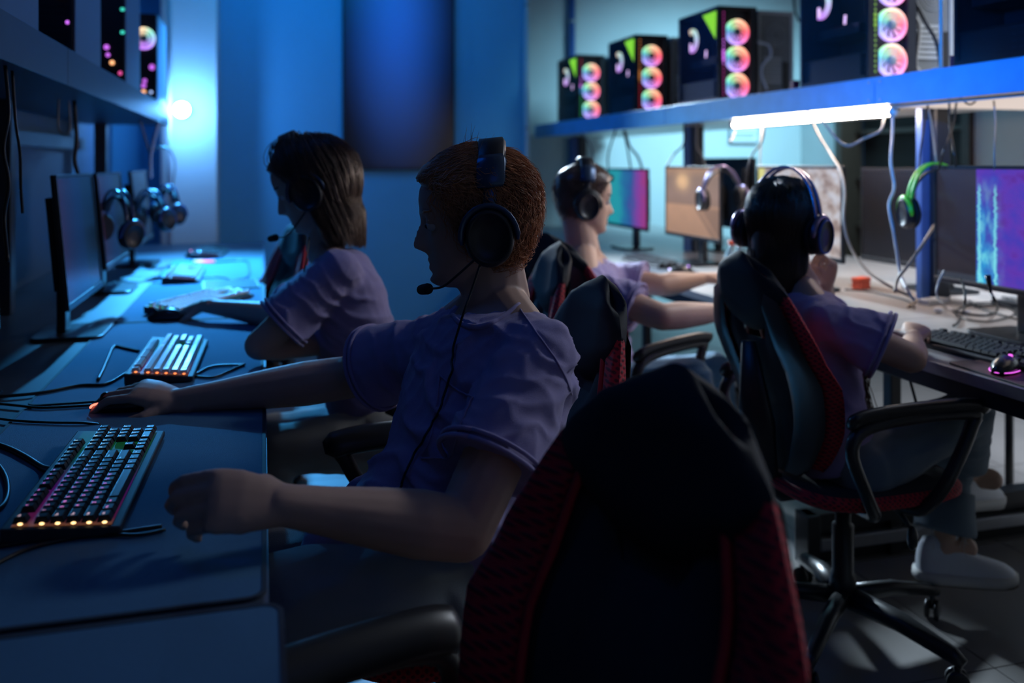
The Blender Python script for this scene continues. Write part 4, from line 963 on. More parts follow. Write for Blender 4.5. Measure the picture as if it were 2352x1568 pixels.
def person(label, base, J, parts, voxel=.005, k=1.0, shirt=M_LAV, pants=M_JEANG, skin=M_SKIN, amp=.006, tension=(), seed=1, sleeve=.55, shoes=True, shirt_extra=None, shirt_vox=.006, sleeve_r=(.066, .080), armk=1.0, body_extra=None, hemf=.86):
    J = {a: Vector(b) for a, b in J.items()}
    t = thing('person', label, 'person', base); B = Vector(base)
    Mh = mat4(J['head'], *frame(J['face'], J['up']))
    # body
    g = G(); add_grid(g, HG, Mh)
    for s in (-1, 1):   # ears
        g.ell(Mh @ Vector((-.012, s * .074, -.012)), (.018, .007, .030), Mh.to_3x3(), 12, 8)
        g.ell(Mh @ Vector((.066, s * .031, .0035)), (.0125, .0145, .010), Mh.to_3x3(), 12, 8)   # upper lid
    nk = Mh @ Vector((-.030, 0, -.055)); g.cap(nk, .054 * k, J['neck'], .062 * k); g.cap(Mh @ Vector((.015, 0, -.085)), .034 * k, J['neck'], .052 * k)
    g.rings(torso_rings(J, -.012, k))
    for sd in 'LR':
        g.cap(J['neck'], .05 * k, J['sh' + sd], .046 * k)
        limb(g, J['sh' + sd], J['el' + sd], [.050 * armk, .050 * armk, .046 * armk, .043 * armk])
        limb(g, J['el' + sd], J['wr' + sd], [.043 * armk, .045 * armk, .039 * armk, .031 * armk, .0255 * armk])
        limb(g, J['hip' + sd], J['kn' + sd], [.078 * k, .074 * k, .062 * k, .054 * k])
        limb(g, J['kn' + sd], J['an' + sd], [.052 * k, .050 * k, .038 * k, .032 * k])
        g.cap(J['an' + sd], .032, J['an' + sd] + Vector(J.get('toe' + sd, (0, 0, -.01))) * .07, .03)
    for h in parts['hands']: hand(g, **h)
    if body_extra: body_extra(g)
    g.v = [tuple(Vector(v) - B) for v in g.v]
    me = solid(g, voxel, 2, .5); obj('body', me, skin, t, True)
    # eyes and brows
    for s in (-1, 1):
        e = obj('eye', G().ell((0, 0, 0), (.0115, .0115, .0115)), M_EYE, t, True, loc=Mh @ Vector((.0665, s * .031, -.003)) - B)
        c = Mh.to_3x3() @ Vector((.0098, 0, -.002)); obj('iris', G().ell(c, (.0045, .0045, .0045)), M_IRIS, e, True)
        pts = [Mh @ Vector((.079 - .25 * abs(y - .03) - (.012 if y > .045 else 0), s * y, .019 + .1 * (y - .02))) - B for y in (.012, .022, .032, .042, .050)]
        obj('eyebrow', G().tube(pts, [.002, .0035, .0035, .003, .0015], 8), parts.get('brow', M_GING), t, True)
    # shirt
    g = G(); TR_ = torso_rings(J, .015, k); c7 = J['chest'].lerp(J['neck'], .88); c8 = J['chest'].lerp(J['neck'], .76); TR_[6] = [p + (c8 - c7) for p in TR_[6]]; g.rings(TR_[0:7])
    for sd in 'LR':
        e = J['sh' + sd].lerp(J['el' + sd], sleeve); ax = (J['el' + sd] - J['sh' + sd]).normalized()
        g.cap(J['chest'].lerp(J['neck'], .70), .064 * k, J['sh' + sd], .064 * k); g.cap(J['chest'], .10 * k, J['sh' + sd], .066 * k)
        g.cap(J['chest'].lerp(J['sh' + sd], .6), .075 * k, J['sh' + sd].lerp(e, .35), .066 * k)
        g.tube([J['sh' + sd] - ax * .02, J['sh' + sd] + ax * .03, J['sh' + sd].lerp(e, .6), e], [sleeve_r[0] * k * .75, sleeve_r[0] * k, sleeve_r[0] * .5 * k + sleeve_r[1] * .5 * k, sleeve_r[1] * k], 24)
    g.cap(J['pelvis'], .13 * k, J['waist'], .12 * k)
    if shirt_extra: shirt_extra(g, J)
    g.v = [tuple(Vector(v) - B) for v in g.v]
    me = solid(g, shirt_vox, 3, .5)
    folds(me, J, amp, seed, [(Vector(c) - B, a, f, r, s) for c, a, f, r, s in tension])
    sh = obj('shirt', me, shirt, t, True)
    for sd in 'LR':
        e = J['sh' + sd].lerp(J['el' + sd], sleeve); ax = (J['el' + sd] - J['sh' + sd]).normalized(); u = ax.orthogonal().normalized(); v = ax.cross(u)
        R = (sleeve_r[1] * k) - .001
        pts = [e - B + (u * math.cos(a) + v * math.sin(a)) * R for a in [2 * PI * q / 32 for q in range(33)]]
        obj('sleeve_hem', G().tube([p - ax * .012 for p in pts], .0035, 8), shirt, sh, True); obj('sleeve_hem', G().tube(pts, .0040, 8), shirt, sh, True)
    nb = J['neck'].lerp(J['chest'], .22); lat = (J['shL'] - J['shR']).normalized(); axn = (J['neck'] - J['chest']).normalized(); fw = axn.cross(lat) * -1
    obj('collar', G().tube([nb - B + lat * (.088 * k) * math.cos(a) + fw * (.076 * k) * math.sin(a) + axn * (.012 * math.sin(a) * -parts.get('colfwd', 1)) for a in [2 * PI * q / 36 for q in range(37)]], .0055, 8), shirt, sh, True)
    # trousers
    g = G()
    g.cap(J['hipL'], .105 * k, J['hipR'], .105 * k); g.cap(J['pelvis'], .125 * k, J['pelvis'].lerp(J['hipL'].lerp(J['hipR'], .5), 1.0), .12 * k)
    for sd in 'LR':
        limb(g, J['hip' + sd], J['kn' + sd], [.098 * k, .092 * k, .080 * k, .070 * k]); lo = J['kn' + sd].lerp(J['an' + sd], hemf)
        limb(g, J['kn' + sd], lo, [.070 * k, .064 * k, .060 * k]); ax = (lo - J['kn' + sd]).normalized(); g.tube([lo - ax * .08, lo + ax * .02], .064 * k, 20)
    g.v = [tuple(Vector(v) - B) for v in g.v]
    me = solid(g, .007, 3, .5); p, n = vget(me)
    d = .004 * vnoise(p, 18, seed) + .003 * (1 - np.abs(np.sin(p[:, 2] * 70 + 3 * vnoise(p, 10, seed)))) ; vset(me, p + n * d[:, None])
    obj('trousers', me, pants, t, True)
    if shoes:
        for sd in 'LR': shoe(t, J['an' + sd] - B, Vector(J.get('toe' + sd, (0, 1, 0))), parts.get('shoem', M_SHOE))
    return t, Mh, B
M_SHOE = mat('dark_shoe', (0.03, 0.03, 0.035), 0.5, noise=.1, scale=40); M_WSHOE = mat('white_leather', (0.62, 0.66, 0.72), 0.42, noise=0.05, scale=30, bump=.1, bscale=200)
M_SOLE = mat('white_rubber_sole', (0.60, 0.60, 0.58), 0.6, noise=0.05, scale=40); M_TREAD = mat('sole_tread', (0.10, 0.09, 0.08), 0.8, bump=.6, bscale=150)
def shoe(parent, ankle, toe, m, up=None, sole=None, laces=False, sc=1.0, name='shoe'):
    """ankle joint in parent space; toe = direction of the foot"""
    f = toe.normalized(); u0 = Vector(up) if up is not None else Vector((0, 0, 1)); l = u0.cross(f).normalized(); u = f.cross(l)
    M = mat4(ankle, f, l, u) @ Matrix.Scale(sc, 4)
    # rings along the foot, x from heel -.065 to toe .19, sole plane z=-.085
    def ring(x, w_, h, zb=-.068, asym=0.0):
        return [M @ Vector((x, asym + w_ * math.copysign(abs(math.cos(a)) ** .8, math.cos(a)), zb + (h * math.sin(a) if math.sin(a) > 0 else 0.004 * math.sin(a)))) for a in [2 * PI * k / 24 for k in range(24)]]
    g = G().rings([ring(-.070, .010, .030), ring(-.064, .026, .075), ring(-.05, .033, .098), ring(-.02, .036, .100), ring(.01, .038, .092), ring(.035, .040, .078), ring(.07, .044, .060), ring(.11, .047, .046), ring(.15, .044, .036), ring(.175, .036, .028), ring(.19, .022, .018), ring(.196, .008, .010)])
    s = obj(name, g, m, parent, True)
    def so(x, w_, z0, z1): return [M @ Vector((x, y, z)) for y, z in ((-w_, z0), (w_, z0), (w_ + .002, (z0 + z1) / 2), (w_, z1), (-w_, z1), (-w_ - .002, (z0 + z1) / 2))]
    prof = [(-.078, .012), (-.070, .028), (-.045, .037), (.0, .040), (.05, .044), (.11, .050), (.15, .047), (.18, .037), (.198, .020), (.203, .008)]
    obj('sole', G().rings([so(x, w_, -.090 if abs(x - .06) < .12 else -.084, -.060) for x, w_ in prof]), sole or m, s, True)
    obj('tread', G().rings([so(x, w_ * .93, -.0935, -.0895) for x, w_ in prof[1:-1]]), M_TREAD, s)
    if laces:
        for k in range(6):
            x = .035 + .017 * k; z = .013 - .012 * k - .004
            obj('lace', G().tube([M @ Vector((x, -.022, z - .010)), M @ Vector((x + .004, 0, z + .001)), M @ Vector((x + .008, .022, z - .010))], .0028, 6), M_SOLE, s, True)
        obj('tongue', G().tube([M @ Vector((.06, 0, .002)), M @ Vector((.03, 0, .030)), M @ Vector((.018, 0, .045))], [.018, .020, .014], 10, .3), m, s, True)
    return s

# ---- red haired person in front
fL = Vector((-math.cos(YAW), math.sin(YAW), 0))     # photo-left
HM = at(1080, 500, 1.60)
fw = (fL + Vector((0, -0.04, -0.10))).normalized()
J = dict(head=HM, face=fw, up=(0, 0.0, 1), neck=at(1140, 690, 1.60), chest=at(1125, 870, 1.56), waist=at(1040, 1090, 1.50), pelvis=at(1060, 1290, 1.47),
         shL=at(1238, 822, 1.43), elL=at(1062, 1216, 1.26), wrL=at(640, 1158, 1.15),
         shR=at(985, 800, 1.74), elR=at(800, 866, 1.84), wrR=at(408, 922, 1.80),
         hipL=at(1000, 1350, 1.38), hipR=at(960, 1270, 1.58), knL=at(640, 1390, 1.22), knR=at(560, 1330, 1.62))
J['anL'] = J['knL'] + Vector((-.02, 0.02, -.42)); J['anR'] = J['knR'] + Vector((-.12, 0.02, -.42)); J['anL'].z = .10; J['anR'].z = .10
J['toeL'] = (-1, 0, 0); J['toeR'] = (-1, 0.1, 0)
wl = J['wrL']; wr_ = J['wrR']
dL = (at(500, 1150, 1.12) - wl); dR = (at(320, 912, 1.80) - wr_)
hands = [dict(wrist=wl, d=dL + Vector((0, 0, .000)), n=(0.05, -0.80, 0.60), thumb=(0, .8, .6), curls=[(40, 34, 20), (44, 42, 24), (46, 48, 26), (46, 52, 28)], sc=1.0, tdir=((-.85, .25, -.45), (-.85, -.1, -.5), (-.8, -.3, -.5))),
         dict(wrist=wr_, d=dR + Vector((0, 0, .012)), n=(0.05, -0.30, 0.95), thumb=(0, -1, 0), curls=[(20, 26, 14), (24, 28, 14), (28, 30, 14), (30, 32, 16)], spread=.10, sc=1.0)]
ten = [(J['shL'].lerp(J['chest'], .5), (0.3, -.2, 1), 55, .22, .010), (J['waist'] + Vector((0, -.1, 0)), (.5, 0, 1), 48, .22, .012), (J['neck'] + Vector((-.05, -.05, -.08)), (.3, -.8, -.3), 85, .13, .007),
       (J['shR'] + Vector((.02, -.05, -.03)), (.9, -.2, .3), 60, .14, .010), (J['shL'].lerp(J['elL'], .45), (0.55, 0, .3), 60, .12, .006), (J['pelvis'] + Vector((-.1, -.05, .03)), (.2, .1, 1), 60, .16, .014)]
def man_extra(g, J):
    g.cap(J['pelvis'] + Vector((-.12, -.05, -.0)), .085, J['waist'] + Vector((-.06, 0, -.03)), .10)
    g.cap(at(830, 1130, 1.60), .03, J['waist'] + Vector((-.04, .05, -.06)), .09)
    g.cap(at(760, 1250, 1.32), .045, J['pelvis'] + Vector((-.06, -.08, -.02)), .09)
man, MhM, Bm = person('person with wavy red hair and lavender shirt, side on, nearest at the left desk', (J['pelvis'].x, J['pelvis'].y, 0), J, dict(hands=hands, brow=M_GING),
                 voxel=.0038, k=1.0, amp=.004, tension=ten, seed=4, sleeve=.66, shirt_vox=.0055, sleeve_r=(.068, .086), shirt_extra=man_extra, armk=1.02)
sh = [c for c in man.children if c.name.startswith('shirt')][0]
def onB(v): return Vector(v) - Bm
# chest pocket: a stitched patch standing just proud of the shirt
def ray_front(ob, px, py, d0=0.6, d1=2.4, base=Vector((0, 0, 0))):
    o = Vector((0, 0, CAMZ)) - base; d = (at(px, py, 1.0) - Vector((0, 0, CAMZ))).normalized()
    hit, loc, nor, _ = ob.ray_cast(o, d); return (loc, nor) if hit else (None, None)
bpy.context.view_layer.update()
def surf_line(ob, pix, base, lift=.002):
    out = []
    for x, y in pix:
        l, n = ray_front(ob, x, y, base=base)
        if l is not None: out.append(l + n * lift)
    return out
def dense(pix, n=6): return [(v.x, v.y) for v in spline([(x, y, 0) for x, y in pix], n)]
pk = dense([(1012, 862), (1000, 950), (985, 1020), (968, 1050), (1000, 1050), (1034, 1050), (1055, 985), (1082, 922), (1084, 912), (1050, 893), (1012, 862)], 5)
pl = surf_line(sh, pk, Bm)
if len(pl) > 20: obj('pocket_seam', G().tube(pl, .0016, 6), M_LAV, sh, True)
for nm, px in (('shoulder_seam', [(1180, 690), (1215, 740), (1258, 800), (1290, 850), (1312, 905)]),):
    pl = surf_line(sh, dense(px, 6), Bm, .0012)
    if len(pl) > 8: obj(nm, G().tube(pl, .0016, 6), M_LAV, sh, True)
pl = surf_line(sh, dense([(1192, 700), (1165, 722), (1130, 742), (1095, 750), (1062, 744), (1040, 725)], 5), Bm, .001)
if len(pl) > 8: obj('collar_rib', G().tube(pl, .0045, 8), M_LAV, sh, True)
# hair: soft wavy cap plus strands
MhL = Matrix.Translation(-Bm) @ MhM
def th_man(p):
    x, z = p[:, 0], p[:, 2]
    return np.where(z > .05, .012, .005) + .006 * sstep(-x, .03, .09) * sstep(z, -.09, .0) + .004 * sstep(x, .02, .07) * sstep(z, .06, .1)
hair_cap('hair', th_man, M_GING, man, MhL, 5, 34, .0028)
def mk_flow_man(seed):
    rng = np.random.RandomState(seed)
    def flow(p, k):
        n = len(p)
        if not hasattr(flow, 'ph'): flow.ph = rng.uniform(0, 2 * PI, n); flow.j = rng.normal(0, .22, (n, 3))
        x, y, z = p[:, 0], p[:, 1], p[:, 2]; d0 = p - _hc; nn = d0 / np.linalg.norm(d0, axis=1)[:, None]
        top = sstep(z, .03, .09); back = sstep(-x, -.02, .05)
        f = np.stack([-.9 * top - .25 * (1 - top) - .1, 0 * x, -(1 - top) * 1.0 - back * .35 * top + .1 * top * (1 - back)], 1)
        wv = np.sin(flow.ph * .6 + k * 1.15 + vnoise(p, 22, 3) * 2.5)
        lat = np.cross(nn, f); lat /= np.linalg.norm(lat, axis=1)[:, None] + 1e-6
        f = f + lat * (.85 * wv)[:, None] + flow.j + nn * (0.30 - 0.10 * k)
        f -= nn * (np.sum(f * nn, 1) * (.75 if k > 0 else .35))[:, None]
        f += nn * (.10 * np.cos(flow.ph * .7 + k * 1.3))[:, None]
        return f / (np.linalg.norm(f, axis=1)[:, None] + 1e-9)
    return flow
def push_man(p, k):
    d = p - _hc; r = np.linalg.norm(d, axis=1); dn = d / r[:, None]; R = Rad(dn); bk = sstep(-p[:, 0], .0, .07); mn = R + .014 + .008 * bk; mx = R + .026 + .014 * bk
    rr = np.clip(r, mn, mx); return _hc + dn * rr[:, None]
rt = roots_on(5200, seed=11); dd = rt - _hc; dd /= np.linalg.norm(dd, axis=1)[:, None]
rt = rt + dd * .010
strands('hair_strands', rt, mk_flow_man(2), 7, np.random.RandomState(5).uniform(.0055, .0095, len(rt)), .0009, M_GING, man, MhL, push_man)
# a few fly-away hairs at the crown
rt = roots_on(16, cond=lambda p: (p[:, 2] > .1) & (p[:, 0] < -.0), seed=3)
def fly(p, k):
    d = p - _hc; d /= np.linalg.norm(d, axis=1)[:, None]; return (d * 1.0 + np.array([-.35, .1 * math.sin(k), .2]) + .25 * vnoise(p, 60, 8)[:, None])
strands('fly_away_hair', rt + .01, fly, 5, np.random.RandomState(5).uniform(.003, .0075, len(rt)), .0005, M_GING, man, MhL)

# ---- long haired person farther along the left desk
HGc = at(708, 425, 2.42)
fwg = (fL + Vector((0, 0, -0.42))).normalized()
J = dict(head=HGc, face=fwg, up=(0, 0, 1), neck=at(748, 575, 2.44), chest=at(790, 690, 2.40), waist=at(830, 840, 2.38), pelvis=at(860, 1000, 2.38),
         shL=at(780, 622, 2.26), elL=at(596, 825, 2.20), wrL=at(430, 842, 2.42),
         shR=at(738, 640, 2.55), elR=at(655, 728, 2.72), wrR=at(470, 713, 2.82),
         hipL=at(870, 1010, 2.28), hipR=at(820, 1000, 2.48), knL=at(650, 1030, 2.25), knR=at(620, 1000, 2.5))
J['anL'] = Vector((-.15, J['knL'].y, .10)); J['anR'] = Vector((-.2, J['knR'].y, .10)); J['toeL'] = (-1, 0, 0); J['toeR'] = (-1, 0, 0)
J['elL'].z = .755 + .047; J['wrL'].z = .80; J['wrL'] = Vector((.20, 2.42, .765))
J['wrR'].z = .80
hands = [dict(wrist=J['wrL'], d=(.45, .8, -.30), n=(.2, 0, 1), thumb=(1, -.4, 0.1), curls=[(30, 30, 18)] * 4, sc=.88),
         dict(wrist=J['wrR'], d=at(395, 722, 2.88) - J['wrR'], n=(0, -.2, 1), thumb=(0, -1, 0), curls=[(22, 28, 14)] * 4, sc=.9)]
ten = [(J['shL'].lerp(J['elL'], .45), (.5, -.1, .75), 70, .15, .010), (J['waist'], (.4, 0, 1), 50, .2, .011), (J['chest'] + Vector((-.08, -.05, 0)), (.6, 0, .6), 60, .15, .008)]
girl, MhG, Bg = person('person with a brown bob and a lavender shirt leaning over the left desk', (J['pelvis'].x, J['pelvis'].y, 0), J, dict(hands=hands, brow=M_BRWN),
                  voxel=.005, k=.86, amp=.004, tension=ten, seed=8, sleeve=.72, pants=M_KHAKI, sleeve_r=(.066, .088), armk=.86)
MhGl = Matrix.Translation(-Bg) @ MhG
hair_cap('hair', lambda p: .012 + .006 * sstep(-p[:, 0], 0, .08), M_BRWN, girl, MhGl, 9, 20, .001)
def long_hair(parent, Mh, m, n, length, seed, spread=.5, drift=(0, 0, 0), cond=None, off=(.014, .030), r0=.0011, K=12, cyl=.082, mxo=.006):
    gl = Vector((0, 0, -1)) ; R3 = Mh.to_3x3().inverted(); gv = np.array(R3 @ (gl + Vector(drift)).normalized())
    rng = np.random.RandomState(seed); rt = roots_on(n, seed=seed, cond=cond); dd = rt - _hc; dd /= np.linalg.norm(dd, axis=1)[:, None]
    rt = rt + dd * .008; of = rng.uniform(off[0], off[1], n); jit = rng.normal(0, .06, (n, 3)); zend = length
    lx = lambda z: np.interp(z, [-.2, -.02, .03, .07, .12], [.000, .000, .020, .058, .075])
    dv = np.array(R3 @ Vector((0, 0, -1)))
    h0 = rt @ (-dv)      # height above ears along world up
    st = (h0 + zend + rng.uniform(-.012, .012, n)) / K * 1.12
    # sideways parting: hair leaves the middle line outward
    def flow(p, k):
        d = p - _hc; r = np.linalg.norm(d, axis=1)[:, None]; nn = d / r
        f = gv[None, :] + jit * .6
        f = f + np.stack([-.25 + 0 * p[:, 0], .5 * np.sign(p[:, 1] + 1e-4) * sstep(p[:, 2], .06, .12), 0 * p[:, 0]], 1)
        ht = p @ (-dv); m_ = sstep(ht, -.06, .0)[:, None]
        f -= nn * (np.clip(np.sum(f * nn, 1), -9, 9) * m_[:, 0])[:, None]
        return f / (np.linalg.norm(f, axis=1)[:, None] + 1e-9)
    def push(p, k):
        d = p - _hc; r = np.linalg.norm(d, axis=1); dn = d / r[:, None]; R = Rad(dn); ht = p @ (-dv)
        mn = np.where(ht > -.05, R + of, 0); rr = np.where(ht > -.05, np.clip(r, mn, mn + mxo), r); p = _hc + dn * rr[:, None]
        ax = _hc + np.array([-.02, 0, 0]); q = p - ax; al = (q @ dv)[:, None] * dv; pr = q - al; rad = np.linalg.norm(pr, axis=1)
        lim = np.where(ht < -.02, cyl + (of - .02) * .8, 0); s = np.where(ht < -.05, np.clip(1, lim / (rad + 1e-6), (lim + mxo * 2) / (rad + 1e-6)), np.maximum(1, lim / (rad + 1e-6))); p = ax + al + pr * s[:, None]; p[:, 0] = np.minimum(p[:, 0], lx(p[:, 2])); return p
    return strands('hair_strands', rt, flow, K, st, r0, m, parent, Mh, push)
bobc = lambda p: (p[:, 0] < .045) | (p[:, 2] > .07)
long_hair(girl, MhGl, M_BRWN, 5200, .150, 21, drift=(.22, -.05, 0), cond=lambda p: p[:, 0] < .02 + .0 * p[:, 2], off=(.010, .036), r0=.0012, cyl=.080, mxo=.018)
g = G().ell(MhGl @ Vector((-.050, 0, -.035)), (.056, .064, .085), MhGl.to_3x3()).cap(MhGl @ Vector((-.050, 0, -.04)), .052, MhGl @ Vector((-.050, 0, -.10)), .046)
obj('hair_mass', solid(g, .006, 4), M_BRWN, girl, True)

# ---- short haired person in the right row, facing right
fR = -fL
HR = at(1345, 458, 3.12)
fwr = (fR + Vector((0.02, 0.22, -0.06))).normalized()
J = dict(head=HR, face=fwr, up=(0, 0, 1), neck=at(1340, 578, 3.10), chest=at(1350, 690, 3.10), waist=at(1375, 800, 3.08), pelvis=at(1400, 900, 3.06),
         shL=at(1400, 640, 3.38), elL=at(1520, 655, 3.30), wrL=at(1615, 640, 3.40),
         shR=at(1352, 665, 2.86), elR=at(1520, 728, 2.74), wrR=at(1680, 715, 2.92),
         hipL=at(1430, 890, 3.18), hipR=at(1420, 900, 2.98), knL=at(1640, 850, 3.38), knR=at(1590, 868, 2.94))
J['anL'] = J['knL'] + Vector((.06, 0, -.4)); J['anR'] = J['knR'] + Vector((.03, 0, -.4)); J['anL'].z = J['anR'].z = .10; J['toeL'] = (1, .1, 0); J['toeR'] = (1, .1, 0)
hands = [dict(wrist=J['wrL'], d=at(1665, 632, 3.46) - J['wrL'], n=(-.2, 0, 1), thumb=(0, -1, 0), curls=[(40, 50, 30)] * 4, sc=.95),
         dict(wrist=J['wrR'], d=(.9, .3, -.1), n=(0, 0, 1), thumb=(0, 1, 0), curls=[(25, 30, 20)] * 4, sc=.95)]
ten = [(J['shR'], (.6, -.1, .75), 50, .2, .010), (J['waist'], (.4, 0, 1), 50, .2, .014), (J['neck'] + Vector((.05, 0, -.1)), (.7, -.3, .3), 60, .15, .007)]
man2, MhR, Br = person('person with short dark hair and a lavender shirt facing right at the right row', (J['pelvis'].x, J['pelvis'].y, 0), J, dict(hands=hands, brow=M_DKHR),
                  voxel=.006, k=.96, amp=.006, tension=ten, seed=12, sleeve=.66, pants=M_JEANB, skin=M_SKIN2, sleeve_r=(.066, .082), armk=.98)
MhRl = Matrix.Translation(-Br) @ MhR
hair_cap('hair', lambda p: .004 + .010 * sstep(p[:, 2], .03, .08), M_BRWN, man2, MhRl, 13, 60, .0015)
rt = roots_on(2600, seed=31); dd = rt - _hc; dd /= np.linalg.norm(dd, axis=1)[:, None]
def fl2(p, k):
    d = p - _hc; nn = d / np.linalg.norm(d, axis=1)[:, None]; f = np.stack([-.5 + 0 * p[:, 0], 0 * p[:, 0], -.6 + 0 * p[:, 0]], 1) * .9; f -= nn * (np.sum(f * nn, 1))[:, None]; return (f + nn * .5) / np.linalg.norm(f + nn * .5, axis=1)[:, None]
strands('hair_strands', rt + dd * .006, fl2, 4, np.random.RandomState(5).uniform(.002, .005, len(rt)), .0008, M_BRWN, man2, MhRl)

# ---- long haired person seen from behind in the right row
HW = at(1800, 510, 2.46)
fww = (Vector((.85, .42, -.12))).normalized()
J = dict(head=HW, face=fww, up=(0.05, 0, 1), neck=at(1835, 655, 2.42), chest=at(1860, 790, 2.36), waist=at(1890, 930, 2.32), pelvis=at(1930, 1060, 2.30),
         shL=at(1800, 700, 2.56), elL=at(1895, 735, 2.80), wrL=at(1897, 650, 2.62),
         shR=at(1905, 740, 2.20), elR=at(2092, 822, 2.13), wrR=at(2098, 775, 2.34),
         hipL=at(1960, 1060, 2.40), hipR=at(1975, 1075, 2.22), knL=at(2190, 1030, 2.55), knR=at(2225, 945, 2.30))
J['anL'] = at(2165, 1265, 2.50); J['anR'] = at(2222, 1092, 2.60)
J['anL'].z = 0.175; J['toeL'] = (1, -.15, -.06); J['toeR'] = (.9, -.35, -.12)
hands = [dict(wrist=J['wrL'], d=(-.05, -.25, 1), n=(.9, .2, 0), thumb=(-.3, .4, .3), curls=[(55, 70, 40)] * 4, sc=.82),
         dict(wrist=J['wrR'], d=(at(2112, 740, 2.43) - J['wrR']), n=(-.1, -.35, .9), thumb=(-.8, .4, 0), curls=[(28, 28, 12), (30, 26, 12), (32, 30, 16), (34, 30, 16)], spread=.2, sc=.86)]
ten = [(J['shR'].lerp(J['elR'], .4), (.7, -.1, .5), 55, .15, .007), (J['chest'], (.4, .2, .8), 45, .2, .008)]
def body_w(g): pass
wom, MhW, Bw = person('person with long dark hair and a lavender shirt seen from behind, chin on one hand', (J['pelvis'].x, J['pelvis'].y, 0), J, dict(hands=hands, brow=M_DKHR),
                 voxel=.005, k=.86, amp=.004, tension=ten, seed=16, sleeve=.66, pants=M_JEANP, skin=M_SKIN2, sleeve_r=(.068, .098), armk=.84, shoes=False, hemf=.66)
MhWl = Matrix.Translation(-Bw) @ MhW
s1 = shoe(wom, J['anL'] - Bw, Vector((1, -.35, -.02)), M_WSHOE, sole=M_SOLE, laces=True)
s2 = shoe(wom, J['anR'] - Bw, Vector((.93, .37, -.16)), M_WSHOE, sole=M_SOLE, laces=True, up=(0.1, 0, 1))
# frayed hem threads
rngf = random.Random(4); g = G(); c = J['knL'].lerp(J['anL'], .92) - Bw; ax = (J['anL'] - J['knL']).normalized()
g2 = G(); u = ax.orthogonal().normalized(); v = ax.cross(u); c2 = J['knL'].lerp(J['anL'], .60) - Bw
g2.tube([c2 - ax * .05, c2, c2 + ax * .05, c2 + ax * .062], [.066, .072, .082, .080], 28)
obj('frayed_hem', g2, M_JEANP, wom, True)
for k in range(26):
    a = rngf.uniform(0, 2 * PI); p = c2 + ax * .060 + (u * math.cos(a) + v * math.sin(a)) * .080; L = rngf.uniform(.008, .03) if k % 5 else .055
    g.tube([p, p + Vector((rngf.uniform(-.006, .006), rngf.uniform(-.006, .006), -L * .5)), p + Vector((rngf.uniform(-.01, .01), 0, -L))], .0008, 5)
obj('hem_threads', g, M_SOLE, wom)['kind'] = 'stuff'
hair_cap('hair', lambda p: .005 + 0 * p[:, 0], M_DKHR, wom, MhWl, 17, 20, .001)
long_hair(wom, MhWl, M_DKHR, 5200, .27, 41, drift=(0.05, -.02, 0), cond=lambda p: p[:, 0] < .05, off=(.003, .012), r0=.0013, K=14, cyl=.080)
g = G().cap(MhWl @ Vector((-.045, 0, -.01)), .066, MhWl @ Vector((-.050, 0, -.13)), .050).cap(MhWl @ Vector((-.050, 0, -.13)), .048, J['neck'].lerp(J['chest'], .75) - Bw + Vector((-.09, -.0, 0)), .045)
obj('hair_mass', solid(g, .007, 4), M_DKHR, wom, True)
# the lock that hangs in front of the shoulder and shows under the arm
rng = np.random.RandomState(6); A = at(1948, 800, 2.34) - Bw; Bq = at(1968, 850, 2.30) - Bw; Cq = at(1985, 945, 2.30) - Bw; Dq = at(1998, 980, 2.30) - Bw
g = G()
for k in range(110):
    j = [Vector(rng.normal(0, s, 3)) for s in (.016, .014, .011, .007)]
    g.tube(spline([A + j[0], Bq + j[1], Cq + j[2], Dq + j[3] + Vector((0, 0, rng.uniform(-.02, .03)))], 4), .0012, 3)
obj('hair_lock', g, M_BRWN, wom, True)['kind'] = 'stuff'
# ring on the keyboard hand
wr_w = J['wrR']

# ------------------------------------------------------------------ chairs in place
R = math.radians
CH = 'black and red mesh office chairs'
ch1 = make_chair('black and red office chair that the red haired person sits in', (0.335, 1.63, 0), R(93), CH)
ch2 = copy_tree(ch1, loc=(0.148, 0.79, 0), rz=R(110), label='empty black and red office chair, blurred, nearest to the camera')
ch3 = copy_tree(ch1, loc=(1.47, 2.03, 0), rz=R(-88), label='black office chair of the long haired person in the right row, seen from behind')
ch4 = copy_tree(ch1, loc=(1.14, 2.86, 0), rz=R(-62), label='office chair of the short haired person in the right row, wood toned armrest showing')
ch5 = copy_tree(ch1, loc=(0.50, 2.42, 0), rz=R(86), label='office chair under the person with the brown bob')
ch6 = copy_tree(ch1, loc=(-0.15, 3.60, 0), rz=R(106), label='empty red sided office chair pushed up to the left desk beyond the brown bob')

for c in list(ch3.children):
    if c.name.startswith('lumbar_strap'): bpy.data.objects.remove(c)
# ------------------------------------------------------------------ keyboards and mice, left row (rz=90: user on the aisle side)
TL = 0.7540
kb1 = keyboard('full size black keyboard with purple and white lit legends, nearest on the left desk', (-0.195, 1.29, TL), R(88.5), M_KEY, legends=True, led=M_LEDW, tilt=0.07)
keyboard('keyboard with bright reflections and an orange light row along its near end', (-0.165, 2.15, TL), R(89), M_KEYL, legends=False, led=M_LEDR, tilt=0.10)
keyboard('keyboard lying askew behind the mouse hand with teal lights at its near end', (-0.26, 3.08, TL), R(60), M_KEYL, legends=False, led=M_LEDG, tilt=0.11)
keyboard('keyboard with white lit keys and a rainbow edge, fourth along the left desk', (-0.27, 3.92, TL), R(90), M_KEYL, single=False, tilt=0.12)
keyboard('farthest keyboard on the left desk with pink lights, by the blue wall', (-0.23, 4.89, TL), R(86), M_KEY, single=False, tilt=0.12)
M_F1 = glow('mouse_strip_coral', (1.0, 0.22, 0.14), 2.2); M_F2 = glow('mouse_logo_violet', (0.35, 0.04, 0.7), 1.0)
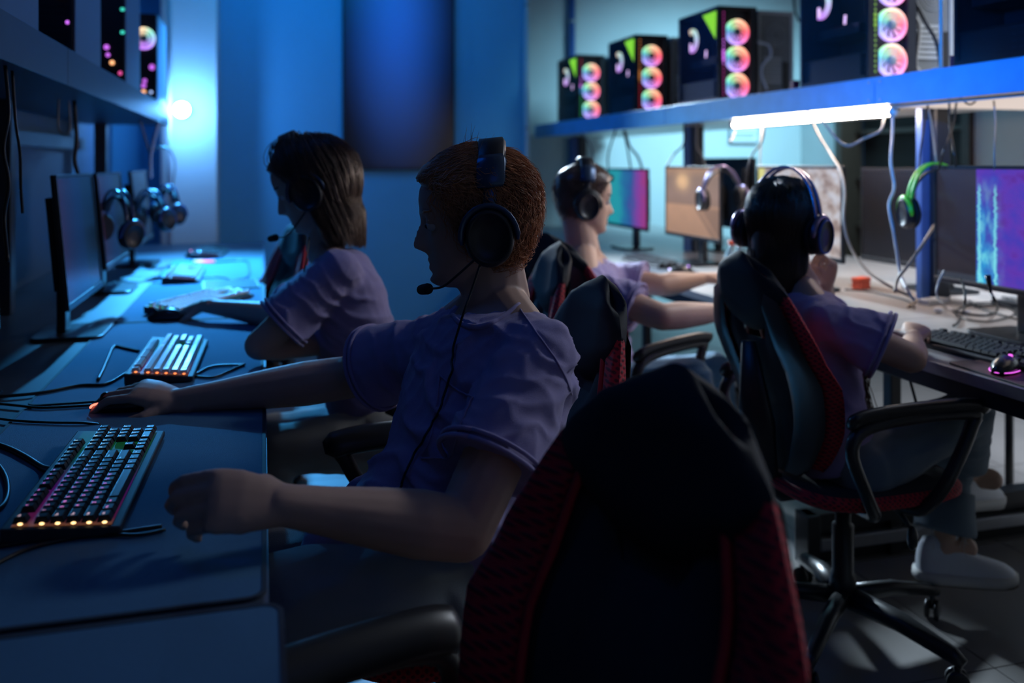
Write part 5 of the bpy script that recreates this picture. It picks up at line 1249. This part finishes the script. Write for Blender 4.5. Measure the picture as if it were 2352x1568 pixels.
M_MAG = glow('mouse_magenta', (0.85, 0.12, 0.85), 1.5); M_VIO = glow('mouse_violet', (0.55, 0.25, 1.0), 2.0)
mouse('black mouse with a coral light strip under the red haired person\'s far hand', tuple(at(283, 948, 1.80).xy) + (TL,), R(82), fin=(M_F1, M_F2))
mouse('black mouse under the outstretched hand of the person with the bob', tuple(at(385, 748, 2.83).xy) + (TL,), R(80))
mouse('black mouse with a rainbow tail light far along the left desk', tuple(at(452, 592, 4.7).xy) + (TL,), R(80), dots=glow('mouse_pink', (.9, .3, .7), 1.2))
# strip of coloured light at the mouse mat edge
def rainbow():
    m = bpy.data.materials.new('rainbow_light'); m.use_nodes = True; nt = m.node_tree; b = nt.nodes['Principled BSDF']
    tc = nt.nodes.new('ShaderNodeTexCoord'); sp = nt.nodes.new('ShaderNodeSeparateXYZ'); nt.links.new(tc.outputs['Object'], sp.inputs[0])
    mr = nt.nodes.new('ShaderNodeMapRange'); mr.inputs[1].default_value = 0; mr.inputs[2].default_value = 0.11; nt.links.new(sp.outputs[0], mr.inputs[0])
    c = ramp(nt, mr.outputs[0], [(0, (.15, .8, .3)), (.3, (.9, .8, .1)), (.6, (1, .15, .1)), (.8, (.9, .1, .7)), (1, (.3, .1, .8))]); nt.links.new(c, b.inputs['Emission Color']); b.inputs['Emission Strength'].default_value = 1.6; return m
p = at(443, 601, 4.45); t = thing('light_bar', 'small rainbow light bar lying beside the fourth keyboard', 'light bar', (p.x, p.y, 0.754), -YAW)
obj('strip', G().box(0, .11, 0, .008, .002, .014), rainbow(), t, bevel=.002); obj('strip_base', G().box(-.004, .114, -.003, .011, 0, .002), M_BLK, t)
# a clear acrylic card or phone left on the mat
t = thing('tablet', 'dark framed flat tablet lying on the pale mat at the far left desk', 'tablet', (-.13, 3.68, .754), R(4))
obj('body', G().prism(rrect(-.10, .12, -.0, .26, .012), 0, .006), M_BLK, t, bevel=.001); obj('screen', G().prism(rrect(-.09, .11, .01, .25, .006), .006, .0066), mat('tablet_glass', (0.10, 0.16, 0.2), 0.25), t)

# right row keyboards (rz=-90)
TR = 0.7505
keyboard('black keyboard under the ringed hand of the long dark haired person', (1.735, 2.10, TR), R(-86), M_KEY, legends=False, tilt=0.06, under=False)
keyboard('black keyboard in front of the short haired person in the right row', (1.80, 3.32, TR), R(-88), M_KEY, single=False, tilt=0.06, under=False)
keyboard('black keyboard at the empty seat with the orange screen', (1.80, 4.30, TR), R(-90), M_KEY, single=False, tilt=0.06, under=False)
keyboard('grey keyboard standing on the far side of the double desk', (2.62, 2.15, TR), R(92), mat('keycap_grey', (.25, .26, .27), .4), single=False, tilt=0.06, under=False)
pm = at(2312, 850, 2.03)
mouse('large glossy black mouse with a magenta light ring at the right edge', (1.705, 1.735, 0.7545), R(-62), ring=M_MAG, dots=None, wheel=M_MAG)
mouse('black mouse with three violet lights at the empty right seat', tuple(at(1566, 622, 4.02).xy) + (TR,), R(-100), dots=M_VIO)
M_MATR = mat('mousepad_dark_red', (0.09, 0.035, 0.035), 0.5, noise=0.3, scale=8)
def pad_pattern():
    m = bpy.data.materials.new('mousepad_lava_print'); m.use_nodes = True; nt = m.node_tree; b = nt.nodes['Principled BSDF']
    tc = nt.nodes.new('ShaderNodeTexCoord'); n = nt.nodes.new('ShaderNodeTexNoise'); n.inputs['Scale'].default_value = 14; n.inputs['Detail'].default_value = 6; nt.links.new(tc.outputs['Object'], n.inputs['Vector'])
    c = ramp(nt, n.outputs['Fac'], [(0.35, (0.02, 0.01, 0.01)), (0.52, (0.25, 0.04, 0.02)), (0.62, (0.8, 0.22, 0.06))]); nt.links.new(c, b.inputs['Base Color']); b.inputs['Roughness'].default_value = 0.6; return m
def pad(label, cx, cy, sx, sy, rz, m):
    t = thing('mouse_pad', label, 'mouse pad', (cx, cy, .7505), rz)
    obj('pad', G().prism(rrect(-sx / 2, sx / 2, -sy / 2, sy / 2, .015), 0, .0035), m, t, bevel=.001)
    rr = rrect(-sx / 2 - .002, sx / 2 + .002, -sy / 2 - .002, sy / 2 + .002, .017, 3); obj('stitched_edge', G().tube([(x, y, .002) for x, y in rr + rr[:1]], .0018, 6), M_HEM, t)
pad('dark reddish mouse pad under the magenta ringed mouse', 1.785, 1.68, .29, .34, R(-3), M_MATR)
pad('mouse pad with an orange lava print beside the dark keyboard', 1.80, 2.62, .24, .30, R(6), pad_pattern())
pad('dark mouse pad at the empty seat with the orange screen', 1.80, 3.78, .24, .26, R(-3), M_HEM)

# ------------------------------------------------------------------ monitors
MR = 'monitors of the right row'
RX = 2.05
monitor('monitor with a purple screen and glowing cyan towers at the right edge', (RX, 2.065, .7505), R(-90), S_PUR, w_=.60, h=.365, zb=.128, group=MR, chin=M_CHIN, neckx=0)
monitor('monitor with a pale grey game and yellow corner, behind the long dark haired head', (RX, 3.125, .7505), R(-90), S_GRY, w_=.59, h=.36, zb=.13, group=MR)
monitor('monitor showing a warm orange room, between two heads', (RX, 4.035, .7505), R(-90), S_ORA, w_=.59, h=.36, zb=.125, group=MR)
monitor('monitor with a teal, blue and magenta picture beside the short haired person\'s face', (RX, 4.86, .7505), R(-90), S_TEA, w_=.60, h=.35, zb=.12, group=MR)
monitor('switched off dark monitor on the far side of the desk, pale top edge', (2.52, 2.92, .7505), R(-90), S_OFF, w_=.86, h=.40, zb=.08, group=MR)
monitor('black monitor back rising behind the orange screen', (2.58, 4.62, .7505), R(90), S_OFF, w_=.60, h=.40, zb=.13, group=MR)
ML = 'monitors of the left row'
monitor('dim monitor with a blue and teal screen on the left desk', (-.50, 2.86, .7505), R(90), S_DIM, w_=.52, h=.365, zb=.105, tilt=0.09, group=ML)
monitor('black monitor at the left edge beside the nearest keyboard', (-.60, 2.05, .7505), R(90), S_OFF, w_=.60, h=.355, zb=.11, tilt=0.05, group=ML)
monitor('monitor behind the first hanging headset on the left desk', (-.55, 3.80, .7505), R(90), S_DIM, w_=.56, h=.355, zb=.11, tilt=0.1, group=ML)
monitor('farthest monitor of the left desk near the bright lamp', (-.56, 4.75, .7505), R(90), S_OFF, w_=.56, h=.355, zb=.11, tilt=0.1, group=ML)

# ------------------------------------------------------------------ computer cases
PCG = 'glass sided computer cases with rainbow fans on the right shelf'
red = ('red', (.8, .03, .06)); mag = ('magenta', (.7, .05, .45)); org = ('orange', (1, .35, .08)); blu = ('blue', (.1, .45, 1.0)); grn = ('green', (.05, .8, .15)); lim = ('lime', (.35, .75, .02)); vio = ('violet', (.6, .15, .8))
ZS = 1.561
pc_case('smallest looking computer case, at the far end of the right shelf', (2.125, 5.92, ZS), [grn, grn, blu, vio, mag, red], PCG)
pc_case('computer case with an orange red light strip, second from the shelf\'s far end', (2.125, 4.90, ZS), [red, red, org, org, org, org], PCG)
pc_case('computer case with a magenta light strip in the middle of the right shelf', (2.125, 3.90, ZS), [mag, mag, vio, vio, mag, mag], PCG)
pc_case('computer case with a green light strip, cut by the top of the picture', (2.125, 2.785, ZS), [lim, lim, lim, lim, lim, lim], PCG)
pc_case('dark glass computer case cut by the top right corner on the right shelf', (2.125, 1.94, ZS), [vio, org, vio, org, vio, org], PCG)
RCG = 'grey computer cases turned back to back on the right shelf'
rear_case('grey computer case back beside the smallest case at the far end', (2.385, 5.96, ZS), RCG)
rear_case('grey computer case back beside the case with the orange red strip', (2.385, 4.96, ZS), RCG)
rear_case('grey computer case back beside the case with the magenta strip, pale cable hanging', (2.385, 3.97, ZS), RCG)
rear_case('grey computer case back with cables, beside the case with the green strip', (2.385, 2.88, ZS), RCG)
for i, (x, y, lab) in enumerate(((2.30, 3.86, 'thin white power lead bent over the back of the magenta strip case'), )): pass
cable('pale power cord hanging from the grey case beside the magenta strip', [at(1745, 98, 4.40), at(1766, 105, 4.40), at(1770, 128, 4.40), at(1752, 150, 4.40), at(1750, 175, 4.40), at(1762, 205, 4.40)], M_CWH, .006, plug=0)
cable('grey power cord looping behind the case with the green strip', [at(2098, 30, 3.37), at(2112, 60, 3.37), at(2108, 110, 3.37), at(2103, 150, 3.37), at(2112, 162, 3.37)], M_CGR, .006, plug=0)
cable('thick black cord crossing the grey case near the top right', [at(2105, 10, 3.38), at(2125, 50, 3.38), at(2150, 95, 3.38), at(2162, 155, 3.38)], M_CBL, .008, plug=0)
cable('thin dark cord hanging on the pale wall beside the case with the green strip', [at(1822, -20, 4.6), at(1826, 25, 4.6), at(1836, 50, 4.6)], M_CBL, .006)
# metal upright between the two nearest cases
t = thing('metal_upright', 'thin bright metal upright standing on the shelf near the top right corner', 'upright', (2.13, 2.43, 1.558))
obj('rod', G().tube([(0, 0, 0), (0, 0, 1.3)], .006, 10), M_PIPE, t, True); obj('base_plate', G().box(-.02, .02, -.02, .02, -.004, .003), M_STEEL, t)
M_REDB = mat('red_plastic_box', (.35, .01, .04), .4, noise=.1, scale=50)
for (px, py, D, lab) in ((1829, 192, 3.75, 'small red box on the shelf left of the case with the green strip'), (2171, 146, 2.86, 'small red box on the shelf right of the grey case at the top right')):
    p = at(px, py, D); t = thing('small_box', lab, 'box', (2.12 + .03, p.y, 1.557)); obj('box', G().box(-.015, .015, -.015, .015, 0, .034), M_REDB, t, bevel=.003); obj('lid', G().box(-.016, .016, -.016, .016, .034, .040), M_REDB, t, bevel=.002)

# left row cases: fan face to the camera, blue lit steel side to the aisle
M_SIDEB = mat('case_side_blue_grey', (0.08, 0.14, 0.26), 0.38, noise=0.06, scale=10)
M_PUR = glow('purple_speck', (.5, .12, .75), 1.4); M_TEAL = glow('teal_speck', (.05, .7, .55), 1.2); M_ORS = glow('amber_speck', (1.0, .45, .2), 1.6); M_WHS = glow('blue_white_speck', (.4, .55, 1.0), 1.6); M_PNK = glow('pink_speck', (.9, .1, .4), 1.0)
FS3 = [(0.0, (.9, .75, .6)), (0.2, (.55, .2, .9)), (0.35, (.5, .25, .95)), (0.5, (.4, .6, 1.0)), (0.62, (.3, .9, .7)), (0.75, (1.0, .75, .45)), (1.0, (.95, .65, .45))]
M_FAN3 = hue_ring('left_fan_ring', FS3, 1.6); M_FAN3B = hue_ring('left_fan_blade', FS3, 0.9)
def left_case(label, y, specks, fan=None):
    W, D, H = .20, .42, .455
    t = thing('computer_case', label, 'computer', (-.52 - W, y, 1.5535), 0, 'dark computer cases on the left shelf')
    obj('chassis', G().box(0, W - .006, .012, D, 0, H), M_CASE, t, bevel=.003)
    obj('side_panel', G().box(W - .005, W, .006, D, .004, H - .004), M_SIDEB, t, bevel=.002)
    obj('front_frame', G().box(0, .010, 0, .012, 0, H).box(W - .016, W - .006, 0, .012, 0, H).box(.01, W - .016, 0, .012, H - .012, H).box(.01, W - .016, 0, .012, 0, .012), M_CASE, t, bevel=.001)
    g = G()
    for i in range(22): g.box(.010, W - .016, .004, .0055, .018 + i * .0195, .0205 + i * .0195)
    obj('mesh_front', g, M_CASE, t)
    for x, z, m, r in specks: obj('status_light', G().ell((x, .001, z), (r, .002, r)), m, t, True)
    if fan: fan_front(t, *fan, 0.0, R=.056, ringm=M_FAN3, bladem=M_FAN3B)
    return t
left_case('dark computer case with purple specks at the top left corner', 1.95, [(.09, .13, M_PUR, .006), (.14, .10, M_PUR, .005), (.12, .20, M_PNK, .006), (.165, .16, M_PUR, .006), (.165, .145, M_PUR, .004), (.185, .10, M_TEAL, .005)])
left_case('dark computer case with pink fan light cut by the top, second on the left shelf', 2.80, [(.17, .30, M_PUR, .010), (.18, .32, M_WHS, .006), (.16, .18, M_ORS, .007), (.18, .10, M_PUR, .006), (.14, .22, M_PUR, .010), (.19, .27, M_TEAL, .006)], fan=None)
left_case('dark computer case with white and amber specks, third on the left shelf', 3.78, [(.13, .15, M_PUR, .010), (.135, .12, M_PUR, .008), (.15, .09, M_ORS, .009), (.18, .05, M_PNK, .008), (.188, .30, M_TEAL, .008), (.188, .21, M_TEAL, .008), (.17, .38, M_WHS, .014), (.15, .40, M_PUR, .016)])
left_case('dark computer case with a glowing curled fan, last on the left shelf before the lamp', 4.86, [(.135, .06, M_ORS, .010), (.135, .09, M_PUR, .011), (.14, .115, M_PUR, .010), (.17, .058, M_WHS, .007), (.175, .185, M_PUR, .014)], fan=(.135, .33))

# ------------------------------------------------------------------ headsets
fL3 = Matrix.Identity(4)
mic = [(-.005, .105, -.062), (.03, .098, -.088), (.058, .072, -.108), (.086, .034, -.114)]
hs = headset('slate blue over-ear headset worn by the red haired person, microphone in front of the mouth', None, None, M4=MhM, style='wide', band=M_HSB, fork=M_HSG, cupx=-.030, cupz=-.030, top=.130, cup_off=.006, bx=-.051, lean=.021,
             mic=mic)
hs2 = headset('black headset with boom microphone worn by the person with the brown bob', None, None, M4=MhG, style='wide', band=M_HSB, fork=M_HSG, cupx=-.012, cupz=-.025, top=.145, cup_off=.008,
              mic=[(.0, .10, -.06), (.04, .095, -.085), (.085, .075, -.105), (.125, .045, -.098)])
hs3 = headset('black headset worn by the short haired person in the right row', None, None, M4=MhR @ Matrix.Translation((-.01, 0, 0)), style='wide', band=M_HSB, fork=M_HSB, cupx=-.012, cupz=-.02, top=.140, cup_off=.0)
M_VIOM = mat('violet_metal', (.22, .19, .34), .25, metal=.7)
hs4 = headset('black headset with a double wire band worn by the long dark haired person', None, None, M4=MhW @ Matrix.Translation((-.005, 0, 0)), style='wire', band=M_VIOM, fork=M_VIOM, cupx=-.005, cupz=-.03, top=.150, cup_off=.018, ringm=mat('blue_cup_ring', (.02, .08, .35), .3, metal=.5))
def hang(label, px, py, D, yaw, roll=0.0, band=None, style='wire', fork=None):
    p = at(px, py, D); return headset(label, p, (roll, 0, yaw), style=style, band=band, fork=fork or band, cupz=-.05, top=.10)
M_LIME = mat('lime_green_band', (.16, .75, .03), .3, noise=.1, scale=30); M_DBLU = mat('dark_blue_band', (.02, .05, .16), .3)
hang('violet and black headset hung on the corner of the orange monitor', 1657, 431, 4.13, R(-96), 0.06, M_VIOM)
hang('headset with a double lime green band hung left of the purple screen', 2150, 447, 2.86, R(-104), 0.08, M_LIME)
hang('dark headset hanging behind the short haired person\'s head', 1303, 440, 6.75, R(10), 0.05, M_DBLU)
hang('dark headset hung on the monitor past the dim blue screen on the left', 268, 500, 3.25, R(40), 0.1, M_DBLU)
hang('dark headset on the left row hanging nearest to the bright lamp', 385, 470, 4.55, R(35), 0.0, M_DBLU)
hang('dark headset hanging second from the bright lamp on the left row', 345, 485, 4.15, R(50), -0.1, M_DBLU)

# ------------------------------------------------------------------ cables
# headset lead of the front person lies on the shirt
lead = [(1110, 585), (1098, 620), (1082, 670), (1062, 730), (1048, 790), (1040, 850), (1020, 920), (990, 985), (955, 1045), (928, 1105), (912, 1152)]
pts = [at(1111, 582, 1.50), at(1098, 622, 1.485), at(1082, 670, 1.475), at(1066, 715, 1.46)]
for q in surf_line(sh, dense(lead[4:], 4), Bm, .0045): pts.append(q + Bm)
cable('thin black headset lead running down the front of the lavender shirt', pts, M_CBL, .0021)
pg = [at(710, 545, 2.30), at(703, 600, 2.26), at(695, 640, 2.25), at(690, 690, 2.25)]
cable('thin black headset lead hanging beside the brown bob', pg, M_CBL, .0022)
def dk(px, py, z=.757):     # point on the desk plane
    D = (CAMZ - z) * 2050 / (py - 375); return at(px, py, D)
cable('thick black cable entering the nearest keyboard', [dk(-40, 1010), dk(20, 1030), dk(60, 1050), dk(95, 1072), at(118, 1078, 1.40)], M_CBL, .0050)
cable('black mouse cable crossing to the left edge above the thick keyboard cable', [at(232, 975, 1.70), dk(190, 971), dk(120, 970), dk(40, 966), dk(-30, 958)], M_CBL, .0026)
cable('black cable running from the near hand back to the left, splitting on the mat', [dk(372, 1208), dk(330, 1214), dk(270, 1222), dk(180, 1224), dk(90, 1238), dk(20, 1250), dk(-40, 1258)], M_CBL, .0030)
cable('second black cable beside the one under the near hand', [dk(380, 1216), dk(320, 1228), dk(250, 1228), dk(160, 1236), dk(60, 1262), dk(-20, 1300)], M_CBL, .0026)
cable('black cable loop lying at the left edge of the left desk', [dk(-20, 1050), dk(8, 1085), dk(18, 1120), dk(10, 1155), dk(-20, 1180)], M_CBL, .0040)
cable('black cable snaking left of the second keyboard', [dk(318, 806), dk(290, 800), dk(262, 796), dk(248, 822), dk(236, 850), dk(225, 872)], M_CBL, .0042)
cable('black cable from the second keyboard toward the left wall', [dk(316, 838), dk(280, 862), dk(240, 882), dk(180, 885), dk(90, 902), dk(-20, 912)], M_CBL, .0036)
cable('black cable running along the mat edge to the far mouse', [dk(215, 930), dk(150, 934), dk(90, 936), dk(30, 930), dk(-30, 925)], M_CBL, .0030)
cable('black cable lying on the lit mat right of the second keyboard', [dk(445, 862), dk(480, 843), dk(520, 838), dk(562, 838)], M_CBL, .0030)
cable('second black cable on the lit mat under the bent elbow', [dk(448, 864), dk(490, 866), dk(525, 852), dk(562, 836)], M_CBL, .0030)
cable('black cable between the askew keyboard and the white lit one', [dk(352, 636), dk(380, 640), dk(410, 648), dk(450, 640), dk(505, 636), dk(555, 650)], M_CBL, .0035)
cable('pale cable bent along the far mat corner', [dk(490, 602), dk(560, 598), dk(572, 610), dk(568, 636), dk(520, 645)], M_CBL, .0040)
# hanging cords, right row
hc = [
 ('tan cable hanging from the tube lamp down across the far monitor', [(1855, 256, 3.6), (1880, 310, 3.5), (1905, 350, 3.4), (1930, 392, 3.2), (1940, 440, 3.1), (1938, 510, 3.0), (1955, 570, 2.95), (1990, 620, 2.85), (2040, 655, 2.75), (2090, 680, 2.7)], M_CBR, .0045),
 ('white cable hanging in waves before the dark far monitor', [(2050, 241, 3.22), (2050, 300, 3.15), (2046, 370, 3.0), (2054, 430, 2.95), (2042, 470, 2.9), (2052, 530, 2.85), (2060, 580, 2.8), (2068, 630, 2.75), (2085, 668, 2.65), (2100, 690, 2.6)], M_CWH, .0048),
 ('grey cable drooping in a deep loop under the right shelf', [(2030, 242, 3.25), (2030, 270, 3.2), (2022, 300, 3.1), (1985, 318, 3.1), (1950, 335, 3.1), (1925, 322, 3.15), (1900, 292, 3.2), (1888, 275, 3.25)], M_CGR, .0045),
 ('thin tan cable beside the waves of the white one', [(2130, 234, 3.05), (2142, 300, 3.0), (2150, 370, 2.9), (2150, 420, 2.95)], M_CBR, .0030),
 ('black cord hanging beside the rack post at the right', [(2132, 234, 3.05), (2124, 280, 3.0), (2115, 340, 2.9), (2110, 400, 2.95)], M_CBL, .0030),
 ('black cord crossing the rack post at the right', [(2198, 227, 2.92), (2188, 290, 2.88), (2170, 340, 2.75), (2155, 390, 2.8)], M_CBL, .0034),
 ('second black cord running down the rack post', [(2180, 227, 2.92), (2182, 290, 2.88), (2190, 340, 2.74), (2196, 385, 2.74)], M_CBL, .0034),
 ('grey cord hanging straight behind the purple screen', [(2282, 222, 2.82), (2286, 280, 2.78), (2284, 340, 2.6), (2285, 400, 2.6)], M_CGR, .0030),
 ('black cord sagging in a bow under the near shelf edge', [(2205, 225, 2.87), (2228, 240, 2.85), (2250, 224, 2.85)], M_CBL, .0030),
 ('black cord pair dropping from the middle of the right shelf', [(1758, 270, 4.1), (1750, 325, 4.1), (1728, 355, 4.1), (1716, 395, 4.1), (1712, 470, 4.1), (1708, 560, 4.05)], M_CBL, .0045),
 ('thin grey cord right of the cord pair on the right shelf', [(1752, 270, 4.1), (1746, 350, 4.1), (1745, 395, 4.1), (1742, 480, 4.1), (1745, 550, 4.05)], M_CGR, .0035),
 ('short pale strap hanging under the right shelf', [(1676, 275, 4.3), (1688, 293, 4.3), (1684, 312, 4.3), (1677, 325, 4.3)], M_CWH, .0050),
 ('grey cord curving right of the middle rack post', [(1600, 283, 4.7), (1600, 335, 4.7), (1614, 360, 4.7), (1620, 395, 4.7)], M_CGR, .0060),
 ('black cord running down the middle rack post', [(1572, 283, 4.7), (1570, 330, 4.7), (1548, 355, 4.7), (1530, 385, 4.7)], M_CBL, .0050),
 ('thick grey cord left of the middle rack post', [(1436, 300, 5.5), (1446, 335, 5.5), (1466, 362, 5.5), (1478, 400, 5.5)], M_CGR, .0075),
 ('dark cord beside the thick grey cord', [(1432, 300, 5.5), (1440, 335, 5.5), (1446, 370, 5.5), (1452, 405, 5.5)], M_CBL, .0060),
 ('dark cord bundle hanging right of the short haired head', [(1414, 300, 5.6), (1402, 335, 5.6), (1396, 365, 5.6), (1398, 400, 5.6)], M_CBL, .0060),
 ('grey cord loop by the far rack post', [(1335, 305, 6.0), (1355, 330, 6.0), (1362, 360, 6.0), (1350, 385, 6.0)], M_CGR, .0055),
 ('tan cable slung from the green headset to the far desk', [(2170, 495, 2.98), (2145, 520, 2.92), (2120, 560, 2.8), (2085, 610, 2.7), (2062, 640, 2.7), (2055, 670, 2.65)], M_CBR, .0050)]
for lab, P_, m, r in hc: cable(lab, [at(*q) for q in P_], m, r)
# desk tangle under the purple screen
def dr(px, py, z=.7555): D = (CAMZ - z) * 2050 / (py - 375); return at(px, py, D)
tang = [
 ('black plug cable falling below the purple screen into the tangle', [at(2272, 650, 2.45), at(2276, 672, 2.45), at(2288, 695, 2.45), dr(2290, 712), dr(2270, 722), dr(2230, 722), dr(2190, 712)], M_CBL, .0042, 0),
 ('white cable looping down behind the purple screen\'s foot', [at(2168, 622, 2.7), at(2155, 650, 2.65), at(2152, 680, 2.6), dr(2168, 700), dr(2190, 712), dr(2230, 716)], M_CWH, .0030, None),
 ('black cable arching beside the purple screen\'s foot', [at(2205, 640, 2.6), at(2215, 665, 2.55), at(2216, 700, 2.5), dr(2212, 716), dr(2200, 740), dr(2190, 748)], M_CBL, .0036, None),
 ('long black cable ring lying under the purple screen', [dr(2190, 712), dr(2210, 730), dr(2260, 738), dr(2310, 730), dr(2335, 716), dr(2320, 700), dr(2270, 694), dr(2225, 700), dr(2195, 712)], M_CBL, .0030, None),
 ('inner black cable ring of the tangle', [dr(2240, 704), dr(2275, 700), dr(2318, 706), dr(2338, 722), dr(2342, 745)], M_CBL, .0030, None),
 ('black cable crossing the tangle toward the keyboard', [dr(2225, 690), dr(2250, 706), dr(2290, 720), dr(2345, 735)], M_CBL, .0032, None),
 ('tan cable lying behind the lava print pad', [dr(1950, 655), dr(2000, 660), dr(2050, 668), dr(2100, 678), dr(2105, 690), dr(2085, 705)], M_CBR, .0036, None),
 ('black cable lying in parallel behind the lava print pad', [dr(1940, 665), dr(1990, 668), dr(2040, 678), dr(2085, 690), dr(2100, 706)], M_CBL, .0036, None)]
for lab, P_, m, r, pl_ in tang: cable(lab, P_, m, r, plug=pl_)
cable('black cable drooping beneath the right desk by the bent elbow', [(1.66, 2.02, .70), (1.70, 1.98, .52), (1.78, 1.95, .50), (1.88, 1.95, .60), (1.9, 1.96, .70)], M_CBL, .004)

# ------------------------------------------------------------------ small things on the right desk
M_ORB = mat('orange_red_plastic', (.75, .10, .04), .45, noise=.1, scale=50); M_CLR = mat('pale_bottle_plastic', (.35, .50, .55), .15)
p = dr(1978, 660); t = thing('small_box', 'orange red box standing at the foot of the dark far monitor', 'box', (p.x, p.y, .7505), R(20)); obj('box', G().box(-.035, .035, -.02, .02, 0, .032), M_ORB, t, bevel=.004); obj('lid', G().box(-.037, .037, -.022, .022, .032, .046), M_ORB, t, bevel=.004)
for px, py, lab, cm in ((1680, 632, 'small clear bottle with a red label beside the orange monitor', M_ORB), (1698, 636, 'short clear bottle with a red cap near the orange monitor', M_REDB)):
    p = dr(px, py); t = thing('bottle', lab, 'bottle', (p.x, p.y, .7505)); obj('body', G().lathe([(.001, 0), (.026, 0), (.028, .01), (.028, .10), (.012, .125), (.012, .14)], 20), M_CLR, t, True); obj('cap', G().lathe([(.014, .14), (.014, .158), (.001, .16)], 16), cm, t, True); obj('label', G().lathe([(.0286, .03), (.0286, .08)], 20), cm, t, True)
p = dr(2250, 690); t = thing('screwdriver', 'red and black handled tool lying behind the cable tangle', 'tool', (p.x + .25, p.y + .2, .764), R(70)); obj('handle', G().tube([(0, 0, 0), (.02, 0, 0), (.09, 0, 0), (.10, 0, 0)], [.008, .013, .013, .008], 12), M_REDB, t, True); obj('shaft', G().tube([(.10, 0, 0), (.20, 0, 0)], .004, 8), M_STEEL, t, True)
p = dr(2145, 694); t = thing('power_strip', 'white plug block lying by the foot of the purple monitor', 'power strip', (p.x, p.y, .7505), R(15)); obj('body', G().box(-.06, .06, -.022, .022, 0, .02), M_PIPE, t, bevel=.004)
for k in range(2): obj('socket', G().lathe([(.001, .0205), (.014, .0205), (.015, .021), (.014, .0215)], 16, Matrix.Translation((-.03 + .06 * k, 0, 0))), mat('socket_grey', (.3, .3, .3), .5), t)
p = dr(2155, 716); t = thing('earbud', 'small white earphone lying in front of the purple monitor\'s foot', 'earphone', (p.x, p.y, .7505)); obj('bud', G().ell((0, 0, .011), (.012, .016, .010)), M_PIPE, t, True); obj('stem', G().tube([(0, 0, .010), (.022, .004, .008)], .004, 8), M_PIPE, t, True)
p = dr(2030, 700)
# ring and pale nails are too small; the hand wears one silver ring
ringp = J['wrR'] + (at(2112, 740, 2.43) - J['wrR']).normalized() * .10 + Vector((0, 0, -.002))

# cords hanging from the left shelf
for lab, P_, m, r in [
 ('black cord hanging at the left edge under the left shelf', [(12, 150, 1.9), (20, 260, 1.9), (8, 340, 1.9), (20, 420, 1.9), (10, 500, 1.9), (18, 600, 1.85)], M_CBL, .004),
 ('second black cord from the left edge under the left shelf', [(28, 162, 2.0), (36, 280, 2.0), (46, 350, 2.0), (48, 430, 2.0), (52, 490, 2.0)], M_CBL, .0035),
 ('grey cord loop hanging under the left shelf', [(135, 228, 2.9), (134, 290, 2.9), (146, 308, 2.9), (160, 296, 2.9), (158, 230, 2.9)], M_CGR, .003),
 ('black cord bundle hanging between the dim monitor and the shelf', [(170, 232, 3.0), (176, 320, 3.0), (172, 370, 3.0), (186, 420, 3.0)], M_CBL, .007),
 ('forked blue lit cord hanging before the bright lamp', [(366, 278, 4.4), (352, 330, 4.4), (346, 360, 4.4), (346, 410, 4.4)], M_CWH, .008),
 ('second fork of the blue lit cord near the bright lamp', [(322, 277, 4.4), (336, 325, 4.4), (345, 352, 4.4)], M_CGR, .006),
 ('thin pale cord curving right of the forked cord', [(352, 345, 4.5), (372, 337, 4.5), (392, 348, 4.5), (402, 375, 4.5), (398, 420, 4.5), (392, 480, 4.5)], M_CGR, .004)]:
    cable(lab, [at(*q) for q in P_], m, r)
